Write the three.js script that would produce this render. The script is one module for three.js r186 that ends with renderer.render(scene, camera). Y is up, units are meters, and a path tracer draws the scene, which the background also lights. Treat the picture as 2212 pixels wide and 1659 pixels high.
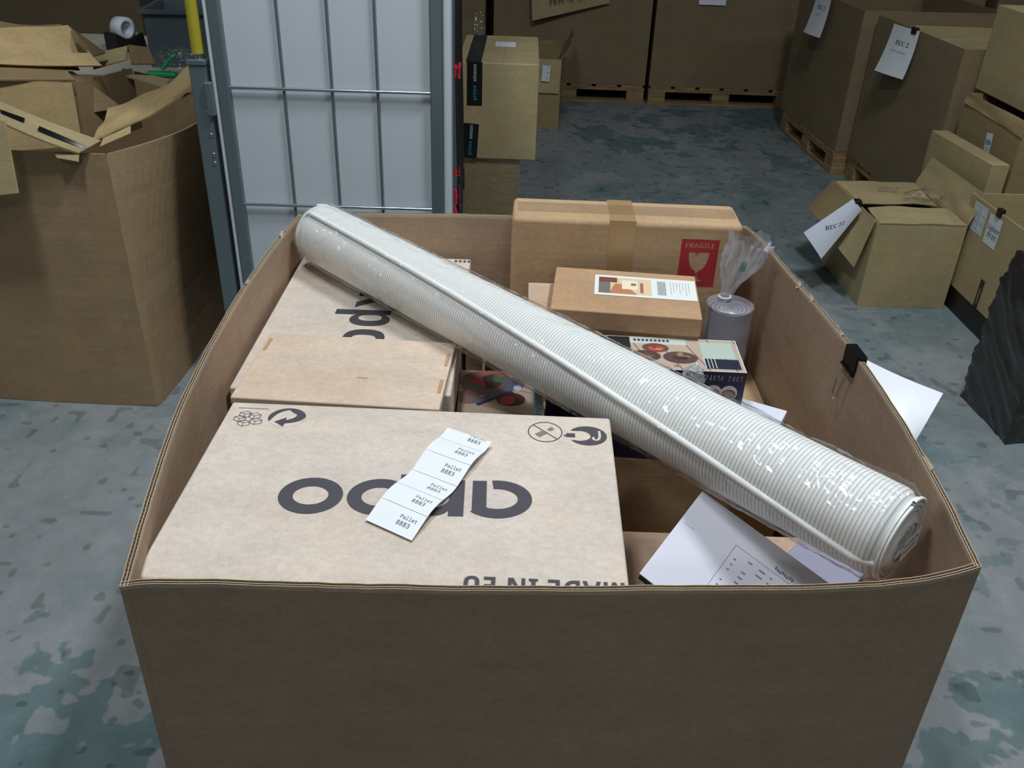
import * as THREE from 'three';
import { RoundedBoxGeometry } from 'three/addons/geometries/RoundedBoxGeometry.js';
import { mergeGeometries, mergeVertices, toCreasedNormals } from 'three/addons/utils/BufferGeometryUtils.js';
import { ImprovedNoise } from 'three/addons/math/ImprovedNoise.js';
import { RectAreaLightUniformsLib } from 'three/addons/lights/RectAreaLightUniformsLib.js';

// ------------------------------------------------------------------ camera, exposure, lamps
const scene = new THREE.Scene();
scene.background = new THREE.Color(0x000000);
const camera = new THREE.PerspectiveCamera(2 * Math.atan(829.5 / 1930) * 180 / Math.PI, 2212 / 1659, 0.05, 60);
{ // a hand-held phone at 1.5 m, tipped 31 degrees down and rolled 2 degrees
  const right = new THREE.Vector3(0.99936383, 0.03067098, -0.01819946);
  const up = new THREE.Vector3(-0.03566411, 0.8594484, -0.50997698);
  const back = new THREE.Vector3(0, 0.51030162, 0.8599955);
  camera.quaternion.setFromRotationMatrix(new THREE.Matrix4().makeBasis(right, up, back));
  camera.position.set(0, 1.5, 0);
}
const renderer = new THREE.WebGLRenderer({ antialias: true });
renderer.toneMapping = THREE.LinearToneMapping;
renderer.toneMappingExposure = 1.04;
renderer.shadowMap.enabled = true;
RectAreaLightUniformsLib.init();
const LAMP_COLOR = new THREE.Color().setRGB(0.97, 1.0, 1.05);
const LAMP_Y = 3.7, LAMP_W = 0.28, LAMP_L = 0.62;
// linear ceiling lamps: x, z, radiance
const LAMPS = [[0.90, -1.62, 98], [-0.62, -0.82, 68], [0.7, 3.2, 52], [-3.8, -1.4, 20], [4.0, -2.4, 27]];

// ------------------------------------------------------------------ small tools
let seed = 20240611;
function rnd() { seed |= 0; seed = seed + 0x6D2B79F5 | 0; let t = Math.imul(seed ^ seed >>> 15, 1 | seed); t = t + Math.imul(t ^ t >>> 7, 61 | t) ^ t; return ((t ^ t >>> 14) >>> 0) / 4294967296; }
const rr = (a, b) => a + (b - a) * rnd();
const perlin = new ImprovedNoise();
const noise = (x, y, z = 0.37) => perlin.noise(x, y, z);
const V = (x, y, z) => new THREE.Vector3(x, y, z);
const used = {};
function numbered(n) { if (used[n] === undefined) { used[n] = 0; return n; } used[n]++; return n + '_' + String(used[n]).padStart(3, '0'); }
function thing(name, label, category, pos = [0, 0, 0], turn = 0, group) {
  const o = new THREE.Group(); o.name = numbered(name); o.position.set(...pos); o.rotation.y = turn;
  o.userData = { label, category }; if (group) o.userData.group = group; scene.add(o); return o;
}
function part(name, g, m, parent, label) {
  const o = new THREE.Mesh(g, m); o.name = name; o.castShadow = o.receiveShadow = true; parent.add(o);
  if (label) o.userData.label = label; return o;
}
function struct(name, g, m) { const o = part(name, g, m, scene); o.userData.kind = 'structure'; return o; }
function metricUV(g, s = 1) { // texture coordinates in metres, by the way each face points
  g = g.index ? g.toNonIndexed() : g;
  const p = g.attributes.position, uv = new Float32Array(p.count * 2);
  const a = V(), b = V(), c = V();
  for (let i = 0; i < p.count; i += 3) {
    a.fromBufferAttribute(p, i); b.fromBufferAttribute(p, i + 1); c.fromBufferAttribute(p, i + 2);
    const n = b.clone().sub(a).cross(c.clone().sub(a)); const x = Math.abs(n.x), y = Math.abs(n.y), z = Math.abs(n.z);
    [a, b, c].forEach((q, k) => {
      const [u, v] = y >= x && y >= z ? [q.x, q.z] : x >= z ? [q.z, q.y] : [q.x, q.y];
      uv[(i + k) * 2] = u / s; uv[(i + k) * 2 + 1] = v / s;
    });
  }
  g.setAttribute('uv', new THREE.BufferAttribute(uv, 2)); return g;
}
function box(w, h, d, x = 0, y = 0, z = 0, r = 0.0015) {
  const rad = Math.min(r, w / 2.2, h / 2.2, d / 2.2);
  const g = rad > 0 ? new RoundedBoxGeometry(w, h, d, 2, rad) : new THREE.BoxGeometry(w, h, d);
  g.translate(x, y, z); return metricUV(g);
}
function tube(pts, r, seg = 12, n = 0, closed = false) {
  const c = pts.length === 2 ? new THREE.LineCurve3(pts[0], pts[1]) : new THREE.CatmullRomCurve3(pts, closed, 'catmullrom', 0.2);
  return new THREE.TubeGeometry(c, n || Math.max(1, (pts.length - 1) * 8), r, seg, closed);
}
function rod(a, b, r, seg = 14) { // a capped bar from a to b
  const d = b.clone().sub(a), g = new THREE.CylinderGeometry(r, r, d.length(), seg);
  g.applyQuaternion(new THREE.Quaternion().setFromUnitVectors(V(0, 1, 0), d.clone().normalize()));
  g.translate((a.x + b.x) / 2, (a.y + b.y) / 2, (a.z + b.z) / 2); return g;
}
// a board or sheet through four corners (a b on top, d c below), t thick, optionally bowed
function slab(a, b, c, d, t = 0.005, o = {}) {
  const { nx = 10, ny = 8, bow = 0, wob = 0, fn } = o;
  const n = b.clone().sub(a).cross(d.clone().sub(a)).normalize();
  const at = (u, v) => {
    const p = a.clone().lerp(b, u).lerp(d.clone().lerp(c, u), v);
    let h = bow * Math.sin(Math.PI * u) + wob * noise(u * 2.7 + a.x * 9, v * 2.7 + a.y * 9, a.z * 5);
    if (fn) h += fn(u, v);
    return p.addScaledVector(n, h);
  };
  const pos = [], uv = [], idx = [], L = a.distanceTo(b), M = a.distanceTo(d);
  for (let s = 0; s < 2; s++) for (let j = 0; j <= ny; j++) for (let i = 0; i <= nx; i++) {
    const p = at(i / nx, j / ny).addScaledVector(n, s ? -t : 0); pos.push(p.x, p.y, p.z); uv.push(i / nx * L, (1 - j / ny) * M);
  }
  const id = (s, i, j) => s * (nx + 1) * (ny + 1) + j * (nx + 1) + i;
  for (let j = 0; j < ny; j++) for (let i = 0; i < nx; i++) {
    idx.push(id(0, i, j), id(0, i + 1, j), id(0, i + 1, j + 1), id(0, i, j), id(0, i + 1, j + 1), id(0, i, j + 1));
    idx.push(id(1, i, j), id(1, i + 1, j + 1), id(1, i + 1, j), id(1, i, j), id(1, i, j + 1), id(1, i + 1, j + 1));
  }
  const rim = (i0, j0, i1, j1) => idx.push(id(0, i0, j0), id(1, i1, j1), id(0, i1, j1), id(0, i0, j0), id(1, i0, j0), id(1, i1, j1));
  for (let i = 0; i < nx; i++) { rim(i, 0, i + 1, 0); rim(i + 1, ny, i, ny); }
  for (let j = 0; j < ny; j++) { rim(0, j + 1, 0, j); rim(nx, j, nx, j + 1); }
  const g = new THREE.BufferGeometry();
  g.setAttribute('position', new THREE.Float32BufferAttribute(pos, 3)); g.setAttribute('uv', new THREE.Float32BufferAttribute(uv, 2)); g.setIndex(idx);
  return toCreasedNormals(g, 0.7);
}
const S = (a, b, c, d, t, o) => slab(V(...a), V(...b), V(...c), V(...d), t, o);

// ------------------------------------------------------------------ textures
function dataTex(n, fn, srgb = true, rep = 1) {
  const d = new Uint8Array(n * n * 4);
  for (let y = 0; y < n; y++) for (let x = 0; x < n; x++) {
    const c = fn(x / n, y / n, x, y), i = (y * n + x) * 4;
    d[i] = c[0] * 255; d[i + 1] = c[1] * 255; d[i + 2] = c[2] * 255; d[i + 3] = 255;
  }
  const t = new THREE.DataTexture(d, n, n); t.wrapS = t.wrapT = THREE.RepeatWrapping; t.magFilter = THREE.LinearFilter; t.minFilter = THREE.LinearMipmapLinearFilter; t.generateMipmaps = true;
  if (srgb) t.colorSpace = THREE.SRGBColorSpace; t.repeat.set(rep, rep); t.needsUpdate = true; return t;
}
function lattice(n, sd) { let s = sd; const a = new Float32Array(n * n); for (let i = 0; i < n * n; i++) { s = (Math.imul(s, 1664525) + 1013904223) >>> 0; a[i] = s / 4294967296; } return a; }
function tileNoise(n, sd, m = n) { // value noise that wraps
  let s = sd; const a = new Float32Array(n * m); for (let i = 0; i < n * m; i++) { s = (Math.imul(s, 1664525) + 1013904223) >>> 0; a[i] = s / 4294967296; }
  return (u, v) => {
    const x = ((u % 1) + 1) % 1 * n, y = ((v % 1) + 1) % 1 * m, i = Math.floor(x), j = Math.floor(y); let fx = x - i, fy = y - j; fx = fx * fx * (3 - 2 * fx); fy = fy * fy * (3 - 2 * fy);
    const i1 = (i + 1) % n, j1 = (j + 1) % m, i0 = i % n, j0 = j % m;
    return (a[j0 * n + i0] * (1 - fx) + a[j0 * n + i1] * fx) * (1 - fy) + (a[j1 * n + i0] * (1 - fx) + a[j1 * n + i1] * fx) * fy;
  };
}
const cl = (x) => Math.max(0, Math.min(1, x)), ss = (a, b, x) => { const t = cl((x - a) / (b - a)); return t * t * (3 - 2 * t); };
// kraft paper: fine fibres, faint flute lines and broad mottling; one tile is 0.8 m
const cardTex = (() => {
  const f1 = tileNoise(420, 11, 300), f2 = tileNoise(90, 12, 150), f3 = tileNoise(9, 13), f4 = tileNoise(5, 14, 36), f5 = tileNoise(26, 15, 20);
  return dataTex(1024, (u, v) => {
    const k = 0.905 + 0.05 * (f1(u, v) - 0.5) + 0.05 * (f2(u, v) - 0.5) + 0.035 * (f3(u, v) - 0.5) + 0.04 * (f4(u, v) - 0.5) + 0.03 * (f5(u, v) - 0.5);
    const h = 0.02 * (f3(u + 0.3, v + 0.6) - 0.5);
    return [cl(k + h), cl(k), cl(k - h)];
  }, true, 1 / 0.8);
})();
const cardBump = (() => { const f1 = tileNoise(300, 21), f4 = tileNoise(4, 22, 115), f3 = tileNoise(14, 23); return dataTex(512, (u, v) => { const k = cl(0.5 + 0.25 * (f1(u, v) - 0.5) + 0.35 * (f4(u, v) - 0.5) + 0.4 * (f3(u, v) - 0.5)); return [k, k, k]; }, false, 1 / 0.8); })();
// painted concrete: grey screed with worn teal paint; one tile is 5 m
const floorTex = (() => {
  const a = tileNoise(9, 31), b = tileNoise(23, 32), c = tileNoise(61, 33), d = tileNoise(150, 34), e = tileNoise(400, 35), w1 = tileNoise(30, 36), w2 = tileNoise(34, 37), s = tileNoise(700, 38), m = tileNoise(6, 39), st = tileNoise(70, 40, 14), q = tileNoise(4, 41);
  return dataTex(2048, (u, v) => {
    const x = u + 0.012 * (w1(u, v) - 0.5), y = v + 0.012 * (w2(u, v) - 0.5);
    const f = 0.30 * a(x, y) + 0.26 * b(x, y) + 0.22 * c(x, y) + 0.16 * d(x, y) + 0.06 * e(x, y);
    const paint = ss(0.555, 0.58, f + 0.03 * (e(u, v) - 0.5));
    const film = ss(0.42, 0.58, 0.5 * m(u, v) + 0.3 * b(v, u) + 0.2 * c(v, u));          // a thin rubbed coat of the same paint
    const g = 0.03 * (s(u, v) - 0.5) + 0.05 * (d(u + 0.5, v) - 0.5) + 0.04 * (st(u, v) - 0.5) + 0.05 * (q(u, v) - 0.5);
    const con = [0.575 + g, 0.605 + g, 0.61 + g], teal = [0.38 + g, 0.485 + g, 0.495 + g];
    const worn = 0.35 + 0.65 * ss(0.60, 0.76, v + 0.10 * (m(v, u) - 0.5)) * (1 - ss(0.985, 1.0, v));   // the paint has flaked off most near the foreground box
    const k = cl(paint * 0.80 * worn + film * 0.34 * (1.3 - 0.5 * worn));
    const spot = ss(0.80, 0.86, d(u + 0.2, v + 0.7)) * 0.10;
    return [0, 1, 2].map((i) => cl(con[i] * (1 - k) + teal[i] * k - spot));
  }, true, 1 / 5);
})();
const plasterTex = (() => { const a = tileNoise(8, 51), b = tileNoise(60, 52); return dataTex(256, (u, v) => { const k = 0.92 + 0.08 * (a(u, v) - 0.5) + 0.05 * (b(u, v) - 0.5); return [k, k, k]; }, true, 1 / 3); })();
const woodTex = (() => { const a = tileNoise(3, 61, 60), b = tileNoise(12, 62, 220), c = tileNoise(8, 63); return dataTex(512, (u, v) => { const k = 0.82 + 0.2 * (a(u, v) - 0.5) + 0.16 * (b(u, v) - 0.5) + 0.12 * (c(u, v) - 0.5); return [k, k * 0.97, k * 0.93].map(cl); }, true, 1 / 0.6); })();
// rug cloth: white ribs across the roll with broken grey lines woven between; one tile is 36 mm by 36 mm
const rugTex = (() => { const n = tileNoise(64, 71); return dataTex(256, (u, v) => {
  const r = (u * 6) % 1, d = (v * 11 + 0.5 * Math.floor(u * 6)) % 1;
  const line = ss(0.30, 0.40, r) * (1 - ss(0.62, 0.72, r)), dash = ss(0.05, 0.2, d) * (1 - ss(0.72, 0.88, d));
  const k = 0.95 - 0.05 * line - 0.17 * line * dash + 0.05 * (n(u, v) - 0.5);
  return [cl(k * 0.985), cl(k), cl(k * 0.985)];
}, true, 1 / 0.036); })();
const rugBump = dataTex(128, (u, v) => { const r = (u * 6) % 1; const k = cl(0.5 + 0.5 * Math.cos((r - 0.0) * 2 * Math.PI)); return [k, k, k]; }, false, 1 / 0.036);
const filmBump = (() => { const a = tileNoise(40, 81, 10), b = tileNoise(90, 82, 30), c = tileNoise(14, 83, 60); return dataTex(512, (u, v) => { const k = cl(0.5 * Math.abs(a(u, v) * 2 - 1) + 0.3 * Math.abs(b(u, v) * 2 - 1) + 0.3 * Math.abs(c(u, v) * 2 - 1)); return [k, k, k]; }, false, 1 / 0.5); })();
function canvasTex(w, h, draw) {
  const c = document.createElement('canvas'); c.width = w; c.height = h; const g = c.getContext('2d'); draw(g, w, h);
  const t = new THREE.CanvasTexture(c); t.colorSpace = THREE.SRGBColorSpace; t.magFilter = THREE.LinearFilter; return t;
}
// flat print or sticker: w by h metres, drawn at ppm pixels a metre
function print(name, parent, w, h, ppm, draw, place, o = {}) {
  const m = new THREE.MeshStandardMaterial({ map: canvasTex(Math.round(w * ppm), Math.round(h * ppm), draw), roughness: o.roughness ?? 0.75, transparent: !o.solid, side: THREE.DoubleSide });
  const q = part(name, o.geometry || new THREE.PlaneGeometry(w, h), m, parent, o.label); if (place) place(q); return q;
}
const onTop = (x, y, z, turn = 0) => (q) => { q.rotation.order = 'YXZ'; q.rotation.set(-Math.PI / 2, turn, 0); q.position.set(x, y, z); };   // top of the drawing points away from the viewer
const onFront = (x, y, z, turn = 0) => (q) => { q.position.set(x, y, z); q.rotation.z = turn; };
const onLeft = (x, y, z, tilt = 0) => (q) => { q.rotation.order = 'YXZ'; q.rotation.set(0, -Math.PI / 2, tilt); q.position.set(x, y, z); };

// ------------------------------------------------------------------ materials
const kraft = (r, g, b, rough = 0.82) => new THREE.MeshStandardMaterial({ color: new THREE.Color(r / 255, g / 255, b / 255).convertSRGBToLinear(), map: cardTex, bumpMap: cardBump, bumpScale: 0.0006, roughness: rough });
const std = (r, g, b, rough = 0.6, extra = {}) => new THREE.MeshStandardMaterial({ color: new THREE.Color(r / 255, g / 255, b / 255).convertSRGBToLinear(), roughness: rough, ...extra });
const M = {
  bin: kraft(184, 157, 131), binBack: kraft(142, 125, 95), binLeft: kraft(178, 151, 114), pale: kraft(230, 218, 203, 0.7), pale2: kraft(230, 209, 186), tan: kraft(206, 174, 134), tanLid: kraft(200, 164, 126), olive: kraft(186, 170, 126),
  oliveDark: kraft(160, 142, 100), scrap: kraft(196, 172, 122), scrapDark: kraft(150, 128, 92), pink: kraft(214, 184, 158), edge: kraft(206, 186, 158),  // scrapDark: darker kraft, also the shaded copy of scrap
  floor: new THREE.MeshStandardMaterial({ color: new THREE.Color(0.82, 0.82, 0.82), map: floorTex, roughness: 0.72, bumpMap: cardBump, bumpScale: 0.0008 }),
  wall: new THREE.MeshStandardMaterial({ color: 0xb9bdb9, map: plasterTex, roughness: 0.9 }), ceiling: new THREE.MeshStandardMaterial({ color: 0xb5b9ba, map: plasterTex, roughness: 0.9 }),
  wood: new THREE.MeshStandardMaterial({ color: 0xb39a72, map: woodTex, roughness: 0.85 }), tableTop: std(196, 192, 176, 0.5),
  galv: std(150, 168, 170, 0.38, { metalness: 0.85 }), galvDark: std(118, 136, 140, 0.42, { metalness: 0.55 }), steel: std(190, 200, 204, 0.25, { metalness: 1 }), blackMetal: std(26, 26, 28, 0.35, { metalness: 0.5 }),
  white: std(222, 230, 234, 0.55), whitePlastic: std(202, 214, 221, 0.45), paper: std(232, 238, 244, 0.45), whiteBox: std(228, 233, 246, 0.42), navy: std(34, 37, 66, 0.4),
  black: std(24, 23, 24, 0.45), blackTape: std(20, 22, 24, 0.3), red: std(196, 34, 60, 0.55), yellow: std(172, 166, 50, 0.45), green: std(26, 168, 108, 0.4), greyPlastic: std(74, 86, 94, 0.5),
  rug: new THREE.MeshStandardMaterial({ map: rugTex, bumpMap: rugBump, bumpScale: 0.0004, roughness: 0.85 }), hem: std(236, 240, 238, 0.8), greyCloth: std(150, 160, 178, 0.45),
  film: new THREE.MeshPhysicalMaterial({ color: 0xffffff, transmission: 1, roughness: 0.12, thickness: 0, ior: 1.5, side: THREE.DoubleSide }),
  bag: new THREE.MeshPhysicalMaterial({ color: 0xf2f4f8, transmission: 0.78, roughness: 0.3, thickness: 0, ior: 1.5, side: THREE.DoubleSide }),
  packTape: new THREE.MeshPhysicalMaterial({ color: new THREE.Color(0.45, 0.30, 0.14), roughness: 0.22, clearcoat: 0.6, clearcoatRoughness: 0.15 }),
  blackWrap: new THREE.MeshPhysicalMaterial({ color: new THREE.Color(0.022, 0.019, 0.018), roughness: 0.3, clearcoat: 0.5, clearcoatRoughness: 0.2 }),
};

// ------------------------------------------------------------------ the hall
const HX0 = -6, HX1 = 6.5, HZ0 = -8.2, HZ1 = 5.5, HY = 5.0;
struct('floor', metricUV(new THREE.BoxGeometry(HX1 - HX0, 0.2, HZ1 - HZ0).translate((HX0 + HX1) / 2, -0.1, (HZ0 + HZ1) / 2)), M.floor);
struct('ceiling', metricUV(new THREE.BoxGeometry(HX1 - HX0 + 0.4, 0.2, HZ1 - HZ0 + 0.4).translate((HX0 + HX1) / 2, HY + 0.1, (HZ0 + HZ1) / 2)), M.ceiling);
struct('wall_back', metricUV(new THREE.BoxGeometry(HX1 - HX0, HY, 0.2).translate((HX0 + HX1) / 2, HY / 2, HZ0 - 0.1)), M.wall);
struct('wall_front', metricUV(new THREE.BoxGeometry(HX1 - HX0, HY, 0.2).translate((HX0 + HX1) / 2, HY / 2, HZ1 + 0.1)), M.wall);
struct('wall_left', metricUV(new THREE.BoxGeometry(0.2, HY, HZ1 - HZ0).translate(HX0 - 0.1, HY / 2, (HZ0 + HZ1) / 2)), M.wall);
struct('wall_right', metricUV(new THREE.BoxGeometry(0.2, HY, HZ1 - HZ0).translate(HX1 + 0.1, HY / 2, (HZ0 + HZ1) / 2)), M.wall);
LAMPS.forEach(([x, z, power], i) => {
  const l = thing('ceiling_lamp', ['long ceiling lamp above the right rear of the pallet box', 'long ceiling lamp above the left front of the pallet box', 'long ceiling lamp behind the viewer', 'long ceiling lamp over the left aisle', 'long ceiling lamp over the right aisle'][i], 'lamp', [x, LAMP_Y, z]);
  part('housing', box(LAMP_W + 0.04, 0.07, LAMP_L + 0.04, 0, 0.046, 0, 0.01), M.galvDark, l);
  for (const k of [-0.22, 0.22]) part('rod', rod(V(0, 0.08, k), V(0, HY - LAMP_Y, k), 0.006), M.galvDark, l);
  part('diffuser', box(LAMP_W, 0.01, LAMP_L, 0, 0.006, 0, 0.002), new THREE.MeshStandardMaterial({ color: 0xffffff, emissive: LAMP_COLOR, emissiveIntensity: 6 }), l);
  const a = new THREE.RectAreaLight(LAMP_COLOR, power, LAMP_W, LAMP_L); a.position.set(0, -0.012, 0); a.rotation.x = -Math.PI / 2; l.add(a);
});

// ------------------------------------------------------------------ the open pallet box in front
// walls that follow a line of rim points (x, z, y of the rim); inner side lies t inside
function boardWall(points, y0, t, inside) {
  const n = points.length, off = points.map((p, i) => {
    const a = points[Math.max(0, i - 1)], b = points[Math.min(n - 1, i + 1)]; let nx = -(b[1] - a[1]), nz = b[0] - a[0]; const l = Math.hypot(nx, nz); nx /= l; nz /= l;
    if ((inside[0] - p[0]) * nx + (inside[1] - p[1]) * nz < 0) { nx = -nx; nz = -nz; } return [nx, nz];
  });
  return { n, off, t, y0, points };
}
function extrudeWall(w, t0, t1, ya, yb) { // ya, yb: functions of the point
  const pos = [], idx = [], ny = 6; const { n, off, points } = w;
  const ring = (side) => { for (let j = 0; j <= ny; j++) for (let i = 0; i < n; i++) { const p = points[i], k = side ? t1 : t0, A = ya(p), B = yb(p); pos.push(p[0] + off[i][0] * k, A + (B - A) * j / ny, p[1] + off[i][1] * k); } };
  ring(0); ring(1); const id = (s, i, j) => s * n * (ny + 1) + j * n + i;
  const q = (a, b, c, d) => idx.push(a, b, c, a, c, d);
  for (let j = 0; j < ny; j++) for (let i = 0; i < n - 1; i++) { q(id(0, i, j), id(0, i + 1, j), id(0, i + 1, j + 1), id(0, i, j + 1)); q(id(1, i + 1, j), id(1, i, j), id(1, i, j + 1), id(1, i + 1, j + 1)); }
  for (let i = 0; i < n - 1; i++) { q(id(0, i, ny), id(0, i + 1, ny), id(1, i + 1, ny), id(1, i, ny)); q(id(0, i + 1, 0), id(0, i, 0), id(1, i, 0), id(1, i + 1, 0)); }
  for (let j = 0; j < ny; j++) { q(id(1, 0, j), id(0, 0, j), id(0, 0, j + 1), id(1, 0, j + 1)); q(id(0, n - 1, j), id(1, n - 1, j), id(1, n - 1, j + 1), id(0, n - 1, j + 1)); }
  const g = new THREE.BufferGeometry(); g.setAttribute('position', new THREE.Float32BufferAttribute(pos, 3)); g.setIndex(idx);
  return metricUV(toCreasedNormals(g, 0.5));
}
function fluteRibbon(w, t0, t1, pitch, ya, yb) { // the zigzag paper between two liners
  const pos = [], idx = []; let s = 0; const pts = w.points, st = [];
  for (let i = 0; i < pts.length - 1; i++) { const L = Math.hypot(pts[i + 1][0] - pts[i][0], pts[i + 1][1] - pts[i][1]), m = Math.max(1, Math.round(L / (pitch / 2))); for (let k = 0; k < m; k++) st.push([i, k / m]); }
  st.forEach(([i, f], k) => {
    const L = (a, b) => a + (b - a) * f, p = [0, 1, 2].map((c) => L(pts[i][c], pts[i + 1][c])), o = [0, 1].map((c) => L(w.off[i][c], w.off[i + 1][c])), d = k % 2 ? t0 : t1;
    const x = p[0] + o[0] * d, z = p[1] + o[1] * d; pos.push(x, ya(p), z, x, yb(p), z); s++;
  });
  for (let k = 0; k < s - 1; k++) idx.push(2 * k, 2 * k + 2, 2 * k + 1, 2 * k + 1, 2 * k + 2, 2 * k + 3);
  const g = new THREE.BufferGeometry(); g.setAttribute('position', new THREE.Float32BufferAttribute(pos, 3)); g.setIndex(idx); const h = g.toNonIndexed(); h.computeVertexNormals(); return metricUV(h);
}
function smoothLine(pts, step = 0.02) {
  const c = new THREE.CatmullRomCurve3(pts.map(([x, z, y]) => V(x, y, z)), false, 'centripetal'), n = Math.ceil(c.getLength() / step);
  return c.getSpacedPoints(n).map((p) => [p.x, p.z, p.y]);
}
const RIM = 0.786;
const sides = {
  front: [[-0.428, -0.731, RIM], [-0.40, -0.737, RIM], [-0.25, -0.741, RIM], [-0.047, -0.745, RIM], [0.216, -0.758, RIM], [0.40, -0.772, RIM], [0.489, -0.787, RIM + 0.001], [0.53, -0.80, RIM + 0.001], [0.568, -0.816, RIM]],
  right: [[0.568, -0.816, RIM], [0.584, -0.985, RIM], [0.591, -1.15, RIM], [0.588, -1.352, RIM], [0.567, -1.60, RIM], [0.553, -1.75, RIM], [0.538, -1.886, RIM], [0.52, -1.945, RIM]],
  back: [[0.52, -1.945, RIM], [0.25, -1.955, RIM + 0.004], [-0.02, -1.95, RIM + 0.005], [-0.25, -1.945, RIM + 0.002], [-0.498, -1.93, RIM - 0.004]],
  left: [[-0.498, -1.93, RIM - 0.004], [-0.510, -1.70, RIM], [-0.511, -1.44, RIM], [-0.492, -1.12, RIM], [-0.46, -0.90, RIM], [-0.428, -0.731, RIM]],
};
{
  const o = thing('pallet_box', 'large open cardboard pallet box in the foreground filled with parcels', 'box');
  const T = 0.0085, mid = [0.04, -1.35];
  for (const k of ['front', 'right', 'back', 'left']) {
    let ln = smoothLine(sides[k]);
    ln = ln.map(([x, z, y], i) => [x, z, y + 0.0016 * noise(i * 0.37, k.length * 3.1) + 0.0012 * noise(i * 1.3, k.length * 1.7)]);
    const w = boardWall(ln, 0, T, mid), lo = (p) => p[2] - 0.006, hi = (p) => p[2];
    const side = part('side_panel', extrudeWall(w, 0, T, () => 0.004, lo), M.bin, o);
    const g = [extrudeWall(w, 0, 0.0009, lo, hi), extrudeWall(w, T / 2 - 0.0005, T / 2 + 0.0005, lo, (p) => p[2] - 0.0006), extrudeWall(w, T - 0.0009, T, lo, hi),
      fluteRibbon(w, 0.0009, T / 2 - 0.0005, 0.0085, lo, (p) => p[2] - 0.0012), fluteRibbon(w, T / 2 + 0.0005, T - 0.0009, 0.0064, lo, (p) => p[2] - 0.0012)];
    part('corrugated_edge', mergeGeometries(g), M.edge, side);
  }
  for (const [x, y, z, tx, tz] of [[0.571, RIM, -1.57, -0.008, 0.02], [0.5655, RIM, -1.63, -0.012, 0.014], [0.584, RIM, -1.43, -0.01, 0.022], [-0.508, RIM, -1.80, 0.012, 0.02], [-0.511, RIM, -1.55, 0.008, 0.016], [0.5885, RIM, -1.03, -0.008, 0.02]])
    part('torn_paper', S([x, y + 0.001, z - tz], [x + tx * 0.3, y + 0.004, z + tz], [x + tx, y - 0.006, z + tz * 0.8], [x + tx * 0.6, y - 0.007, z - tz * 0.7], 0.0006, { wob: 0.003 }), M.edge, o);
  part('bottom_panel', box(0.985, 0.01, 1.15, 0.045, 0.009, -1.352), M.bin, o);
}

// ------------------------------------------------------------------ cartons
// closed carton: body with rounded edges; the origin is the middle of its base
function carton(name, label, [w, h, d], pos, m, o = {}) {
  const t = thing(name, label, o.category || 'box', pos, o.turn || 0, o.group);
  if (o.tilt) t.rotation.set(...o.tilt);
  part('body', box(w, h, d, 0, h / 2, 0, o.r ?? 0.004), m, t);
  return t;
}
// open carton: four side panels, bottom, optional flaps [side, length, swing]; swing 0 stands up, PI folds flat down outside
function openCarton(name, label, [w, h, d], pos, m, o = {}) {
  const t = thing(name, label, o.category || 'box', pos, o.turn || 0, o.group), k = 0.006;
  const f = part('side_panel', box(w, h, k, 0, h / 2, d / 2 - k / 2), m, t), b = part('side_panel', box(w, h, k, 0, h / 2, -d / 2 + k / 2), m, t);
  const l = part('side_panel', box(k, h, d - 2 * k, -w / 2 + k / 2, h / 2, 0), m, t), r = part('side_panel', box(k, h, d - 2 * k, w / 2 - k / 2, h / 2, 0), m, t);
  part('bottom_panel', box(w - 2 * k, k, d - 2 * k, 0, k / 2, 0), m, t);
  for (const [side, len, swing, mm, cut = 0] of o.flaps || []) {
    const long = (side === 'f' || side === 'b') ? w : d;
    const g = S([-long / 2 + cut, 0, 0], [long / 2 - cut, 0, 0], [long / 2 - cut - 0.008, len, 0], [-long / 2 + cut + 0.008, len, 0], 0.004, { wob: 0.006, bow: o.bow || 0.004 });
    const q = part('flap', g, mm || m, t); const piv = { f: [0, 0, d / 2], b: [0, Math.PI, -d / 2], l: [-w / 2, -Math.PI / 2, 0], r: [w / 2, Math.PI / 2, 0] }[side];
    q.rotation.order = 'YXZ';
    if (side === 'f') { q.position.set(0, h, d / 2 + 0.002); q.rotation.y = 0; } if (side === 'b') { q.position.set(0, h, -d / 2 - 0.002); q.rotation.y = Math.PI; }
    if (side === 'l') { q.position.set(-w / 2 - 0.002, h, 0); q.rotation.y = -Math.PI / 2; } if (side === 'r') { q.position.set(w / 2 + 0.002, h, 0); q.rotation.y = Math.PI / 2; }
    q.rotation.x = swing;
  }
  return t;
}
const INK = '#4a4850';
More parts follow.
